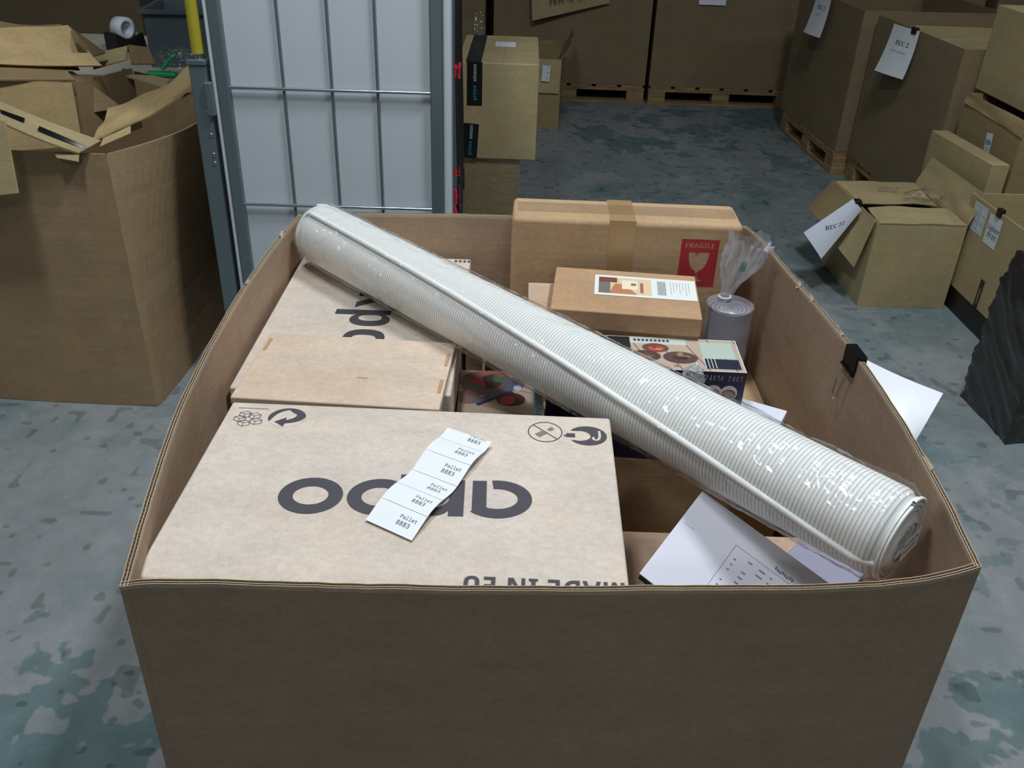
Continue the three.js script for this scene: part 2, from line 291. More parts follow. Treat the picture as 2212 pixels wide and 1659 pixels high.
// --- the large carton in front
{
  const K = 0.932, w = 0.630, h = 0.7405, d = 0.423, t = carton('printed_carton', 'large pale carton printed with an upside-down logo under the strip of labels', [w * K, h, d * K], [-0.153 * K, 0.014, -1.0435 * K], M.pale, { turn: -0.014, r: 0.005 });
  const P = 2000, X = (x) => (x + 0.153 + w / 2) * P, Z = (z) => (z + 1.0435 + d / 2) * P;
  print('print', t, w, d, P, (g) => {
    g.fillStyle = INK; g.strokeStyle = INK; const s = P;
    g.save(); g.translate(X(-0.1465), Z(-1.0185)); g.rotate(-0.04); const k = 0.0205 * s;                         // arpo, read from the far side
    g.lineWidth = k; for (const cx of [-0.136, -0.038]) { g.beginPath(); g.ellipse(cx * s, 0, 0.0356 * s, 0.0315 * s, 0, 0, 7); g.stroke(); }
    g.fillRect(-0.0113 * s, -0.054 * s, k, 0.060 * s);
    g.fillRect(0.0625 * s, -0.042 * s, 0.0215 * s, 0.083 * s); g.beginPath(); g.moveTo(0.063 * s, 0.004 * s); g.quadraticCurveTo(0.055 * s, 0.024 * s, 0.036 * s, 0.024 * s); g.lineTo(0.034 * s, 0.041 * s); g.quadraticCurveTo(0.055 * s, 0.042 * s, 0.063 * s, 0.028 * s); g.closePath(); g.fill();
    g.fillRect(0.0955 * s, -0.042 * s, k, 0.071 * s); g.beginPath(); g.ellipse(0.131 * s, 0.0, 0.0405 * s, 0.0335 * s, 0, -1.72, 2.42); g.stroke();
    g.restore();
    g.font = `bold ${0.044 * s}px sans-serif`; g.textAlign = 'center'; g.textBaseline = 'alphabetic'; g.save(); g.translate(X(0.053), Z(-0.862)); g.rotate(Math.PI); g.fillText('MADE IN EU', 0, 0, 0.212 * s); g.restore();
    // two-arrow mark
    g.save(); g.translate(X(-0.366), Z(-1.212)); g.rotate(-0.1); g.scale(1, 0.92); const R = 0.03 * s;
    g.lineWidth = 1.6; g.globalAlpha = 0.4; g.beginPath(); g.arc(0, 0, R, 0, 7); g.stroke(); g.globalAlpha = 1;
    g.beginPath(); g.arc(0, 0, R, Math.PI * 0.9, -0.15, false); g.quadraticCurveTo(R * 0.95, R * 0.5, -R * 0.05, R * 0.62); g.lineTo(-R * 0.1, R * 0.95); g.lineTo(-R * 0.62, R * 0.42); g.lineTo(-R * 0.02, R * 0.0); g.lineTo(-R * 0.02, R * 0.28); g.quadraticCurveTo(R * 0.5, R * 0.1, R * 0.52, -R * 0.3); g.lineTo(R * 0.2, -R * 0.62); g.lineTo(R * 0.05, -R * 0.84); g.quadraticCurveTo(-R * 0.6, -R * 0.7, -R * 0.86, R * 0.25); g.closePath(); g.fill(); g.restore();
    // stacking cubes
    g.save(); g.translate(X(-0.429), Z(-1.206)); g.lineWidth = 2.6; const u = 0.011 * s; g.globalAlpha = 0.75;
    for (const [cx, cy] of [[-1.1, 0.2], [0.9, -0.6], [-0.2, 1.2], [-0.6, -0.9], [1.4, 0.7]]) { const x = cx * u, y = cy * u * 1.1; g.beginPath(); g.moveTo(x - u * 0.8, y - u * 0.4); g.lineTo(x + u * 0.1, y - u * 0.8); g.lineTo(x + u * 0.9, y - u * 0.3); g.lineTo(x + u * 0.9, y + u * 0.5); g.lineTo(x, y + u * 0.9); g.lineTo(x - u * 0.8, y + u * 0.4); g.closePath(); g.moveTo(x - u * 0.8, y - u * 0.4); g.lineTo(x, y); g.lineTo(x, y + u * 0.9); g.moveTo(x, y); g.lineTo(x + u * 0.9, y - u * 0.3); g.stroke(); }
    g.restore(); g.globalAlpha = 0.6; g.fillRect(X(-0.452), Z(-1.236), 0.05 * s, 4); g.globalAlpha = 1;
    // crossed circle
    g.lineWidth = 3.2; g.beginPath(); g.ellipse(X(0.054), Z(-1.203), 0.027 * s, 0.028 * s, 0, 0, 7); g.moveTo(X(0.034), Z(-1.223)); g.lineTo(X(0.074), Z(-1.183)); g.stroke();
    g.save(); g.translate(X(0.054), Z(-1.203)); g.rotate(-0.75); for (let i = 0; i < 6; i++) g.fillRect((-0.017 + i * 0.0032) * s, -0.006 * s, 3, 0.012 * s); for (let i = 0; i < 4; i++) g.fillRect((0.008 + i * 0.0026) * s, -0.004 * s, 2.4, 0.008 * s); g.restore();
    // round mark with a plug, read from the far side
    g.save(); g.translate(X(0.122), Z(-1.197)); g.beginPath(); g.ellipse(0, 0, 0.031 * s, 0.027 * s, 0, 0, 7); g.fill(); g.globalCompositeOperation = 'destination-out';
    g.beginPath(); g.ellipse(-0.013 * s, 0.001 * s, 0.018 * s, 0.0145 * s, 0, 0, 7); g.fill(); g.fillRect(-0.04 * s, -0.013 * s, 0.024 * s, 0.027 * s);
    g.lineWidth = 0.0045 * s; g.beginPath(); g.moveTo(0.019 * s, -0.016 * s); g.quadraticCurveTo(0.022 * s, 0.012 * s, 0.012 * s, 0.011 * s); g.quadraticCurveTo(0.006 * s, 0.008 * s, 0.011 * s, 0.003 * s); g.stroke(); g.globalCompositeOperation = 'source-over';
    g.fillRect(-0.034 * s, -0.005 * s, 0.014 * s, 0.011 * s); g.fillRect(-0.038 * s, 0.0 * s, 0.006 * s, 0.004 * s); g.restore();
  }, onTop(0, h + 0.0006, 0), { geometry: new THREE.PlaneGeometry(w * K, d * K) });
}
// --- strip of six labels lying on it
{
  const K = 0.930, yy = 0.757, a = V(-0.100 * K, yy, -1.19 * K), b = V(-0.028 * K, yy, -1.153 * K), c = V(-0.1275 * K, yy, -0.922 * K), d = V(-0.196 * K, yy, -0.962 * K);
  const t = thing('label_strip', 'curling strip of six white pallet labels lying on the printed carton', 'labels');
  const wave = (v) => 0.001 + 0.010 * Math.pow(Math.max(0, Math.sin(v * Math.PI * 1.9 + 0.1)), 2) * (v < 0.55 ? 1 : 0) + (v > 0.52 ? 0.009 * Math.pow(Math.sin((v - 0.52) / 0.48 * Math.PI), 1.4) : 0) + 0.012 * ss(0.93, 1, v) * 0 + 0.006 * ss(0.12, 0, v);
  for (let i = 0; i < 6; i++) { // the far one is cut short
    const v0 = i === 0 ? 0 : 0.12 + (i - 1) * 0.176, v1 = i === 0 ? 0.117 : v0 + 0.173, P = (k, v) => k === 0 ? a.clone().lerp(d, v) : b.clone().lerp(c, v);
    const g = slab(P(0, v0), P(1, v0), P(1, v1), P(0, v1), 0.0003, { nx: 6, ny: 10, fn: (u, v) => -wave(v0 + (v1 - v0) * v) });
    // slab's normal points down here, so lift by minus
    const L = P(0, v0).distanceTo(P(1, v0)), H = P(0, v0).distanceTo(P(0, v1)), full = 0.042, uv = g.attributes.uv;
    for (let k = 0; k < uv.count; k++) uv.setXY(k, uv.getX(k) / L, uv.getY(k) / full * (full / Math.max(H, 1e-6)) * Math.min(1, H / full));
    part('label', g, M.labelPaper || (M.labelPaper = new THREE.MeshStandardMaterial({ roughness: 0.4, side: THREE.DoubleSide, map: canvasTex(640, 340, (x, W, Hh) => {
      x.fillStyle = '#eef4f6'; x.fillRect(0, 0, W, Hh); x.fillStyle = '#cfd2c4'; x.fillRect(0, 0, W, 7); x.fillStyle = '#3b4650'; x.font = 'bold 64px monospace'; x.textAlign = 'left'; x.fillText('Pallet', 345, 150); x.font = 'bold 76px monospace'; x.fillText('8883', 340, 235);
    }) })), t);
  }
}
// --- carton behind, with sideways lettering
{
  const w = 0.385, h = 0.676, d = 0.605, cx = -0.2975, cz = -1.6225, t = carton('printed_carton', 'pale carton with big sideways letters under the far end of the roll', [w, h, d], [cx, 0.014, cz], M.pale, { r: 0.004 });
  const P = 1600; print('print', t, w, d, P, (g) => {
    g.fillStyle = '#3d3c40'; g.font = `bold ${0.142 * P}px sans-serif`; g.textAlign = 'left'; g.textBaseline = 'alphabetic';
    g.save(); g.translate((-0.328 - cx + w / 2) * P, (-1.738 - cz + d / 2) * P); g.rotate(Math.PI / 2); g.scale(1.04, 1); g.fillText('kpc', 0, 0); g.restore();
    g.strokeStyle = '#6a645c'; g.lineWidth = 3; g.save(); g.translate((-0.447 - cx + w / 2) * P, (-1.855 - cz + d / 2) * P); for (const r of [0.026, 0.012]) { g.beginPath(); g.ellipse(0, 0, r * P, r * P * 0.8, 0, 0, 7); g.stroke(); } g.beginPath(); g.moveTo(-0.02 * P, 0.012 * P); g.lineTo(0.02 * P, -0.012 * P); g.stroke(); g.restore();
    g.fillStyle = '#55524e'; for (let i = 0; i < 4; i++) g.fillRect((-0.142 + i * 0.01 - cx + w / 2) * P, (-1.915 - cz + d / 2) * P, 0.006 * P, 0.012 * P);
  }, onTop(0, h + 0.0006, 0));
}
// --- plain mailing box on top of it
{
  const w = 0.352, h = 0.016, d = 0.235, t = carton('mailing_box', 'flat plain mailing box with corner slots behind the printed carton', [w, h, d], [-0.289, 0.6905, -1.372], M.pale2, { turn: -0.045, r: 0.003 });
  for (const [x, z] of [[-0.168, -0.07], [0.168, -0.05], [0.168, 0.045]]) part('locking_tab', box(0.006, 0.004, 0.045, x, h - 0.0005, z, 0.001), M.tanLid, t);
  print('print', t, 0.03, 0.01, 3000, (g, a, b) => { g.fillStyle = '#a08a6c'; for (let i = 0; i < 5; i++) g.fillRect(a * (0.2 + i * 0.12), b * (0.35 + 0.1 * (i % 2)), a * 0.07, b * 0.35); }, onTop(0.03, h + 0.0006, 0.03));
}
// --- the rolled rug in clear film
{
  const A = V(-0.445, 0.7645, -1.873), B = V(0.521, 0.742, -0.908), L = A.distanceTo(B), R = 0.0675;
  const t = thing('rolled_rug', 'white ribbed rolled rug in clear plastic lying diagonally across the box', 'rug', [0, 0, 0]);
  t.position.copy(A); const ex = B.clone().sub(A).normalize(), ez0 = V(0, 1, 0).cross(ex).normalize(), ey = ex.clone().cross(ez0).negate();
  // local axes: x along the roll, y up, z to the right of travel
  const zl = ex.clone().cross(V(0, 1, 0)).normalize(), yl = zl.clone().cross(ex).normalize();
  t.quaternion.setFromRotationMatrix(new THREE.Matrix4().makeBasis(ex, yl, zl));
  const seam = (s) => 0.5 + 1.32 * Math.pow(s / L, 2) + 0.03 * Math.sin(s * 4); // angle of the loose edge from straight up, towards the viewer
  const surf = (s, phi, extra = 0, film = false) => { // phi measured from the seam once around
    const e = Math.min(s, L - s), round = e < 0.03 ? 1 - 0.55 * Math.pow(1 - e / 0.03, 2.2) : 1;
    let r = (R - 0.004 * (1 - phi / (2 * Math.PI)) + 0.0012 * noise(s * 3, phi * 0.8, 4.2)) * round;
    if (film) r = (R + 0.0015) * (0.35 * (1 - round) + round) + 0.003 * Math.exp(-Math.pow((phi < Math.PI ? phi : phi - 2 * Math.PI) / 0.12, 2)) + 0.0050 * Math.abs(noise(s * 15 + phi * 1.3, phi * 2.4, 1.3)) + 0.0024 * Math.abs(noise(s * 55 - phi * 2, phi * 5, 7.7)) + 0.0022 * noise(s * 10, phi * 8, 2.1) + 0.0009 * noise(s * 110, phi * 11, 5.1);
    const th = seam(s) + phi; return V(s, Math.cos(th) * (r + extra), Math.sin(th) * (r + extra));
  };
  const grid = (ns, np, f) => { const pos = [], uv = [], idx = []; for (let i = 0; i <= ns; i++) for (let j = 0; j <= np; j++) { const p = f(i / ns, j / np); pos.push(p.x, p.y, p.z); uv.push(i / ns * L, j / np * 2 * Math.PI * R); } for (let i = 0; i < ns; i++) for (let j = 0; j < np; j++) { const a = i * (np + 1) + j, b = a + np + 1; idx.push(a, b, b + 1, a, b + 1, a + 1); } const g = new THREE.BufferGeometry(); g.setAttribute('position', new THREE.Float32BufferAttribute(pos, 3)); g.setAttribute('uv', new THREE.Float32BufferAttribute(uv, 2)); g.setIndex(idx); g.computeVertexNormals(); return g; };
  part('cloth', grid(180, 72, (u, v) => surf(u * L, v * 2 * Math.PI)), M.rug, t);
  const hp = []; for (let i = 0; i <= 60; i++) hp.push(surf(0.012 + (L - 0.024) * i / 60, 0.0, 0.004));
  part('hem', tube(hp, 0.0052, 10, 180), M.hem, t);
  const coil = []; for (let i = 0; i <= 400; i++) { const a = i / 400 * Math.PI * 14; coil.push(V(0, Math.cos(a) * (0.012 + 0.050 * i / 400), Math.sin(a) * (0.012 + 0.050 * i / 400))); }
  for (const [s, sg] of [[0.006, -1], [L - 0.006, 1]]) {
    const g = []; for (let i = 0; i < 400; i++) { const p = coil[i], q = coil[i + 1]; g.push(p, q); }
    const cg = tube(coil, 0.0028, 6, 700); cg.translate(s, 0, 0); part('coiled_end', mergeGeometries([cg.index ? cg.toNonIndexed() : cg, new THREE.CylinderGeometry(0.061, 0.061, 0.004, 40).rotateZ(Math.PI / 2).translate(s - sg * 0.004, 0, 0).toNonIndexed()]), M.hem, t);
  }
  part('plastic_film', grid(420, 128, (u, v) => surf(u * L, (v % 1) * 2 * Math.PI + (v === 1 ? 2 * Math.PI : 0), 0, true)), M.film, t);
  const cap = (s, sg) => { const pos = [], idx = [], nr = 14, na = 64; for (let i = 0; i <= nr; i++) for (let j = 0; j <= na; j++) { const a = j / na * 2 * Math.PI, r = 0.045 * i / nr, x = s + sg * (0.004 + 0.010 * noise(Math.cos(a) * r * 60, Math.sin(a) * r * 60, s) + 0.004 * noise(r * 200, a * 4, 3)) * (1 - Math.pow(i / nr, 4)); pos.push(x, Math.cos(a) * r, Math.sin(a) * r); } for (let i = 0; i < nr; i++) for (let j = 0; j < na; j++) { const a = i * (na + 1) + j, b = a + na + 1; idx.push(a, b, b + 1, a, b + 1, a + 1); } const g = new THREE.BufferGeometry(); g.setAttribute('position', new THREE.Float32BufferAttribute(pos, 3)); g.setIndex(idx); g.computeVertexNormals(); return g; };
  part('film_end', cap(L, 1), M.film, t); part('film_end', cap(0, -1), M.film, t);
  print('sticker', t, 0.05, 0.035, 4000, (g, w, h) => { g.fillStyle = '#e9edef'; g.fillRect(0, 0, w, h); g.fillStyle = '#2a2d31'; for (let i = 0; i < 11; i++) g.fillRect(14 + i * 15, 40 + (i * 5) % 4, 10, 20 - (i * 3) % 7); for (let i = 0; i < 26; i++) g.fillRect(14 + i * 6, 80, (i * 7) % 4 + 1, 34); }, (q) => { q.rotation.y = Math.PI / 2; q.position.set(L + 0.010, 0.012, 0.012); }, { solid: true });
}
// --- tall flat FRAGILE carton against the back wall
{
  const w = 0.49, h = 0.828, d = 0.13, t = carton('fragile_carton', 'tall flat brown carton with a red fragile mark against the back wall', [w, h, d], [0.233, 0.014, -1.862], M.tan, { r: 0.012, turn: -0.012 });
  part('packing_tape', box(0.055, 0.0006, d + 0.001, -0.01, h + 0.0002, 0, 0), M.packTape, t); part('packing_tape', box(0.055, 0.13, 0.0006, -0.01, h - 0.065, d / 2 + 0.0003, 0), M.packTape, t);
  part('clear_tape', S([-w / 2 + 0.01, h + 0.001, -0.03], [w / 2 - 0.01, h + 0.001, -0.03], [w / 2 - 0.01, h + 0.001, 0.03], [-w / 2 + 0.01, h + 0.001, 0.03], 0.0002, { nx: 60, ny: 8, wob: 0.0006 }), M.film, t);
  print('fragile_mark', t, 0.08, 0.108, 4200, (g, W, H) => {
    g.fillStyle = '#b02c33'; g.fillRect(0, 0, W, H); g.globalCompositeOperation = 'destination-out'; g.textAlign = 'center'; g.font = `bold ${H * 0.15}px sans-serif`; g.fillText('FRAGILE', W / 2, H * 0.18, W * 0.8);
    const x = W / 2, y = H * 0.27; g.beginPath(); g.moveTo(x - W * 0.27, y); g.quadraticCurveTo(x - W * 0.25, y + H * 0.34, x - W * 0.04, y + H * 0.40); g.lineTo(x - W * 0.03, y + H * 0.56); g.lineTo(x - W * 0.2, y + H * 0.62); g.lineTo(x + W * 0.2, y + H * 0.62); g.lineTo(x + W * 0.04, y + H * 0.56); g.lineTo(x + W * 0.04, y + H * 0.40); g.quadraticCurveTo(x + W * 0.26, y + H * 0.34, x + W * 0.28, y - H * 0.01); g.lineTo(x - W * 0.0, y + H * 0.0); g.lineTo(x - W * 0.1, y + H * 0.10); g.lineTo(x - W * 0.05, y); g.closePath(); g.fill();
    g.globalCompositeOperation = 'source-over'; g.strokeStyle = '#b02c33'; g.lineWidth = W * 0.025; g.beginPath(); g.moveTo(x + W * 0.05, y + H * 0.42); g.lineTo(x - W * 0.03, y + H * 0.47); g.lineTo(x + W * 0.04, y + H * 0.51); g.stroke();
  }, onFront(0.158, h - 0.088, d / 2 + 0.0006));
}
// --- cartons that carry the small parcels
carton('brown_carton', 'plain brown carton low in the box beneath the white leaflet box', [0.37, 0.470, 0.40], [0.375, 0.014, -1.022], M.pink, { r: 0.004 });
carton('brown_carton', 'plain brown carton deep in the box beneath the picture boxes', [0.64, 0.486, 0.36], [0.225, 0.014, -1.60], M.tan, { r: 0.004 });
// --- lidded box with photo label
{
  const w = 0.292, h = 0.04, d = 0.205, t = carton('lidded_box', 'flat brown box with a photo label on its lid in front of the fragile carton', [w, h, d], [0.222, 0.7085, -1.648], M.tanLid, { turn: -0.085, r: 0.003 });
  for (const z of [-0.05, 0.05]) part('slot', box(0.0012, 0.014, 0.026, -w / 2 - 0.0004, h * 0.55, z, 0), M.scrapDark, t);
  print('photo_label', t, 0.205, 0.098, 3600, (g, W, H) => {
    g.fillStyle = '#e6ebe8'; g.fillRect(0, 0, W, H); const pw = W * 0.52; g.fillStyle = '#d9c9a8'; g.fillRect(W * 0.04, H * 0.1, pw, H * 0.8);
    g.fillStyle = '#7d4438'; g.fillRect(W * 0.04, H * 0.1, pw * 0.35, H * 0.25); g.fillStyle = '#74736b'; g.fillRect(W * 0.04, H * 0.35, pw * 0.22, H * 0.55); g.fillStyle = '#bd7f58'; g.beginPath(); g.moveTo(W * 0.14, H * 0.9); g.lineTo(W * 0.2, H * 0.4); g.lineTo(W * 0.3, H * 0.42); g.lineTo(W * 0.42, H * 0.9); g.fill(); g.fillStyle = '#ece4c6'; g.fillRect(W * 0.27, H * 0.2, pw * 0.3, H * 0.45); g.fillStyle = '#8e6a48'; g.fillRect(W * 0.36, H * 0.34, W * 0.05, H * 0.12); g.fillStyle = '#a3694a'; g.fillRect(W * 0.45, H * 0.3, W * 0.03, H * 0.5); g.fillStyle = '#e4c9a6'; g.fillRect(W * 0.49, H * 0.1, W * 0.07, H * 0.8);
    g.fillStyle = '#39454d'; for (let i = 0; i < 26; i++) g.fillRect(W * 0.62 + W * 0.1 * (i % 2 ? 0 : 0), H * (0.16 + i * 0.026), W * 0.085, H * ((i * 5) % 3 === 0 ? 0.017 : 0.01)); for (let i = 0; i < 7; i++) { g.globalAlpha = 0.6; g.fillRect(W * (0.75 + i * 0.03), H * 0.16, 3, H * (0.62 - (i * 37 % 5) * 0.07)); } g.globalAlpha = 1;
  }, onTop(0.040, h + 0.0008, -0.024), { solid: true });
}
carton('brown_parcel', 'small pinkish brown parcel left of the lidded box', [0.12, 0.208, 0.15], [0.087, 0.5, -1.692], M.pink, { r: 0.003 });
// --- dark blue box with a food picture and Japanese lettering
function foodPhoto(g, W, H, v) {
  g.fillStyle = v ? '#c2a794' : '#bfae9c'; g.fillRect(0, 0, W, H);
  g.strokeStyle = '#6f5c54'; g.lineWidth = W * 0.006; for (let i = -3; i < 12; i++) { g.beginPath(); g.moveTo(W * (i * 0.14), 0); g.lineTo(W * (i * 0.14 + (v ? 0.34 : 0.12)), H); g.stroke(); }
  const plate = (x, y, r, c) => { g.fillStyle = c; g.beginPath(); g.ellipse(x * W, y * H, r * W, r * W * 0.72, 0, 0, 7); g.fill(); };
  const bits = (x, y, r, cs) => cs.forEach((c, i) => { g.fillStyle = c; g.beginPath(); g.ellipse((x + r * 0.5 * Math.cos(i * 2.4)) * W, y * H + r * 0.4 * W * Math.sin(i * 2.4), r * W * 0.42, r * W * 0.26, i, 0, 7); g.fill(); });
  return { plate, bits };
}
{
  const w = 0.36, h = 0.198, d = 0.125, t = carton('cookware_box', 'dark blue printed box with a food photo on top right of the roll', [w, h, d], [0.248, 0.502, -1.482], M.navy, { turn: -0.02, r: 0.002 });
  print('top_photo', t, w, d, 2600, (g, W, H) => {
    const { plate, bits } = foodPhoto(g, W, H, 0); g.fillStyle = '#22252f'; g.fillRect(0, 0, W * 0.33, H); g.fillStyle = '#d8b39b'; g.beginPath(); g.ellipse(W * 0.12, H * 0.3, W * 0.05, H * 0.22, 0.3, 0, 7); g.fill(); g.fillStyle = '#2c2a2c'; g.fillRect(W * 0.33, 0, W * 0.1, H);
    g.fillStyle = '#c8d2cc'; g.fillRect(W * 0.43, 0, W * 0.3, H * 0.22); g.fillStyle = '#46494c'; for (let i = 0; i < 9; i++) g.fillRect(W * (0.45 + i * 0.022), H * 0.07, W * 0.014, H * 0.07);
    plate(0.56, 0.34, 0.07, '#6e5148'); bits(0.56, 0.33, 0.055, ['#b4493f', '#c65a48', '#983c36', '#d27862']); plate(0.5, 0.6, 0.08, '#57443f'); bits(0.5, 0.6, 0.05, ['#7a5d4c', '#c04b42', '#6b4d3f']); plate(0.68, 0.62, 0.09, '#5e4d46'); bits(0.68, 0.58, 0.06, ['#8b6f5c', '#4a3a36', '#997f6c', '#3d3230']); bits(0.46, 0.85, 0.06, ['#a9766a', '#8f6257', '#b58a7a']); bits(0.63, 0.88, 0.05, ['#a3786a', '#c0a090']);
    g.fillStyle = '#b9cbbf'; g.fillRect(W * 0.80, H * 0.1, W * 0.17, H * 0.5); g.fillStyle = '#2b3040'; g.fillRect(W * 0.80, H * 0.62, W * 0.18, H * 0.3); g.fillStyle = '#dfe5e6'; for (let i = 0; i < 4; i++) g.fillRect(W * (0.8 + i * 0.018), H * 0.6, 4, H * 0.3); g.strokeStyle = '#dfe6ea'; g.lineWidth = 5; g.strokeRect(2, 2, W - 4, H - 4);
  }, onTop(0, h + 0.0007, 0), { solid: true, roughness: 0.35 });
  print('front_print', t, w, 0.13, 2600, (g, W, H) => {
    g.fillStyle = '#20223f'; g.fillRect(0, 0, W, H); g.strokeStyle = '#b9bdc8'; g.lineWidth = 2.4; for (let i = 0; i < 17; i++) if (i !== 4) { const x = W * (0.985 - i * 0.0195), y = H * 0.05, k = H * 0.09; g.beginPath(); g.moveTo(x, y + k * 0.3); g.lineTo(x - W * 0.014, y + k * (0.1 + 0.5 * ((i * 7) % 3) / 2)); g.moveTo(x - W * 0.007, y); g.lineTo(x - W * (0.004 + 0.006 * (i % 2)), y + k); if (i % 3) { g.moveTo(x, y + k * 0.75); g.lineTo(x - W * 0.013, y + k * 0.8); } g.stroke(); }
    ['#a88a78', '#b9653f', '#b34a44'].forEach((c, i) => { const x = W * (0.925 - i * 0.08), y = H * 0.33; g.fillStyle = '#d3d3d4'; g.beginPath(); g.arc(x, y, H * 0.12, 0, 7); g.fill(); g.fillStyle = '#6d4c44'; g.beginPath(); g.ellipse(x, y + H * 0.02, H * 0.1, H * 0.075, 0, 0, 7); g.fill(); g.fillStyle = c; g.beginPath(); g.ellipse(x, y + H * 0.015, H * 0.08, H * 0.045, 0.3, 0, 7); g.fill(); });
    g.fillStyle = '#c9ced4'; g.fillRect(W * 0.56, H * 0.22, W * 0.12, H * 0.3);
  }, onFront(0, h - 0.065, d / 2 + 0.0007), { solid: true, roughness: 0.35 });
}
// --- second food-picture box, against the printed carton
{
  const w = 0.163, h = 0.10, d = 0.30, t = carton('food_photo_box', 'small box with a food photo on top between the printed carton and the roll', [w, h, d], [-0.02, 0.502, -1.412], M.navy, { turn: 0.02, r: 0.002 });
  print('top_photo', t, w, d, 2600, (g, W, H) => {
    g.fillStyle = '#bda996'; g.fillRect(0, 0, W, H); g.strokeStyle = '#55483f'; g.lineWidth = 4; for (let i = 0; i < 6; i++) { g.beginPath(); g.moveTo(0, H * (i * 0.14 - 0.05)); g.lineTo(W, H * (i * 0.14 + 0.17)); g.stroke(); }
    const ov = (x, y, a, b, r, c) => { g.fillStyle = c; g.beginPath(); g.ellipse(x * W, y * H, a * W, b * W, r, 0, 7); g.fill(); };
    ov(0.3, 0.16, 0.3, 0.28, 0.3, '#8a6358'); ov(0.4, 0.04, 0.25, 0.1, 0, '#94685b'); ov(0.38, 0.14, 0.14, 0.18, 0.5, '#4d3a38'); ov(0.22, 0.13, 0.07, 0.07, 0, '#d04a4b'); ov(0.24, 0.19, 0.08, 0.09, 0, '#b8595a'); ov(0.2, 0.21, 0.09, 0.06, 0.6, '#5f7e5c'); ov(0.5, 0.09, 0.1, 0.12, 0.3, '#4e6b50'); ov(0.52, 0.05, 0.07, 0.05, 0, '#b54c52'); ov(0.66, 0.16, 0.13, 0.17, 0.2, '#5c6076'); ov(0.7, 0.12, 0.07, 0.1, 0.2, '#43475c'); ov(0.7, 0.22, 0.05, 0.06, 0, '#c3c6d6'); ov(0.62, 0.36, 0.17, 0.15, 0, '#4c3230'); ov(0.58, 0.37, 0.09, 0.1, 0.4, '#c74a48'); ov(0.12, 0.34, 0.14, 0.16, 0, '#94706e');
    g.save(); g.translate(W * 0.38, H * 0.32); g.rotate(-0.65); g.fillStyle = '#6e7188'; g.fillRect(-W * 0.25, -H * 0.02, W * 0.52, H * 0.045); g.fillStyle = '#3b3f58'; g.fillRect(-W * 0.25, H * 0.025, W * 0.52, H * 0.03); g.restore();
    g.fillStyle = '#a9bcc0'; g.fillRect(W * 0.87, 0, W * 0.13, H); g.save(); g.translate(W * 0.9, H * 0.62); g.rotate(-Math.PI / 2); g.fillStyle = '#4f6a74'; for (let i = 0; i < 12; i++) g.fillRect(W * i * 0.055, W * (0.0 + 0.012 * (i % 3)), W * 0.018, W * (0.05 + 0.02 * (i % 2))); g.restore();
  }, onTop(0, h + 0.0007, 0), { solid: true, roughness: 0.35 });
}
carton('narrow_parcel', 'narrow pale parcel edge standing between the printed carton and the roll', [0.034, 0.16, 0.16], [-0.078, 0.502, -1.672], M.pale2, { r: 0.002 });
{ const t = carton('black_box', 'small black box with a grey label beside the narrow parcel', [0.07, 0.082, 0.07], [-0.012, 0.502, -1.615], M.black, { turn: 0.5, r: 0.003 });
  print('label', t, 0.03, 0.045, 1500, (g, W, H) => { g.fillStyle = '#9fb0bb'; g.fillRect(0, 0, W, H); g.fillStyle = '#31373d'; g.fillRect(W * 0.7, 0, W * 0.12, H); g.fillStyle = '#dfe6ea'; g.fillRect(W * 0.85, 0, W * 0.08, H); }, onTop(0.015, 0.0826, 0.008), { solid: true }); }
{ const t = carton('black_case', 'black plastic case standing below the roll beside the food photo box', [0.10, 0.555, 0.11], [0.125, 0.014, -1.315], M.black, { r: 0.008 });
  part('latch', box(0.03, 0.012, 0.02, -0.02, 0.558, 0.035, 0.003), M.greyPlastic, t); part('rib', box(0.08, 0.006, 0.012, 0, 0.557, -0.02, 0.002), M.greyPlastic, t); }
// --- small white box right of the roll
{ const t = carton('white_box', 'small white box between the roll and the right side of the box', [0.088, 0.112, 0.12], [0.4535, 0.502, -1.398], M.whiteBox, { turn: -0.48, r: 0.002 });
  part('lid_seam', box(0.0895, 0.0015, 0.1215, 0, 0.092, 0, 0), M.navy, t); }
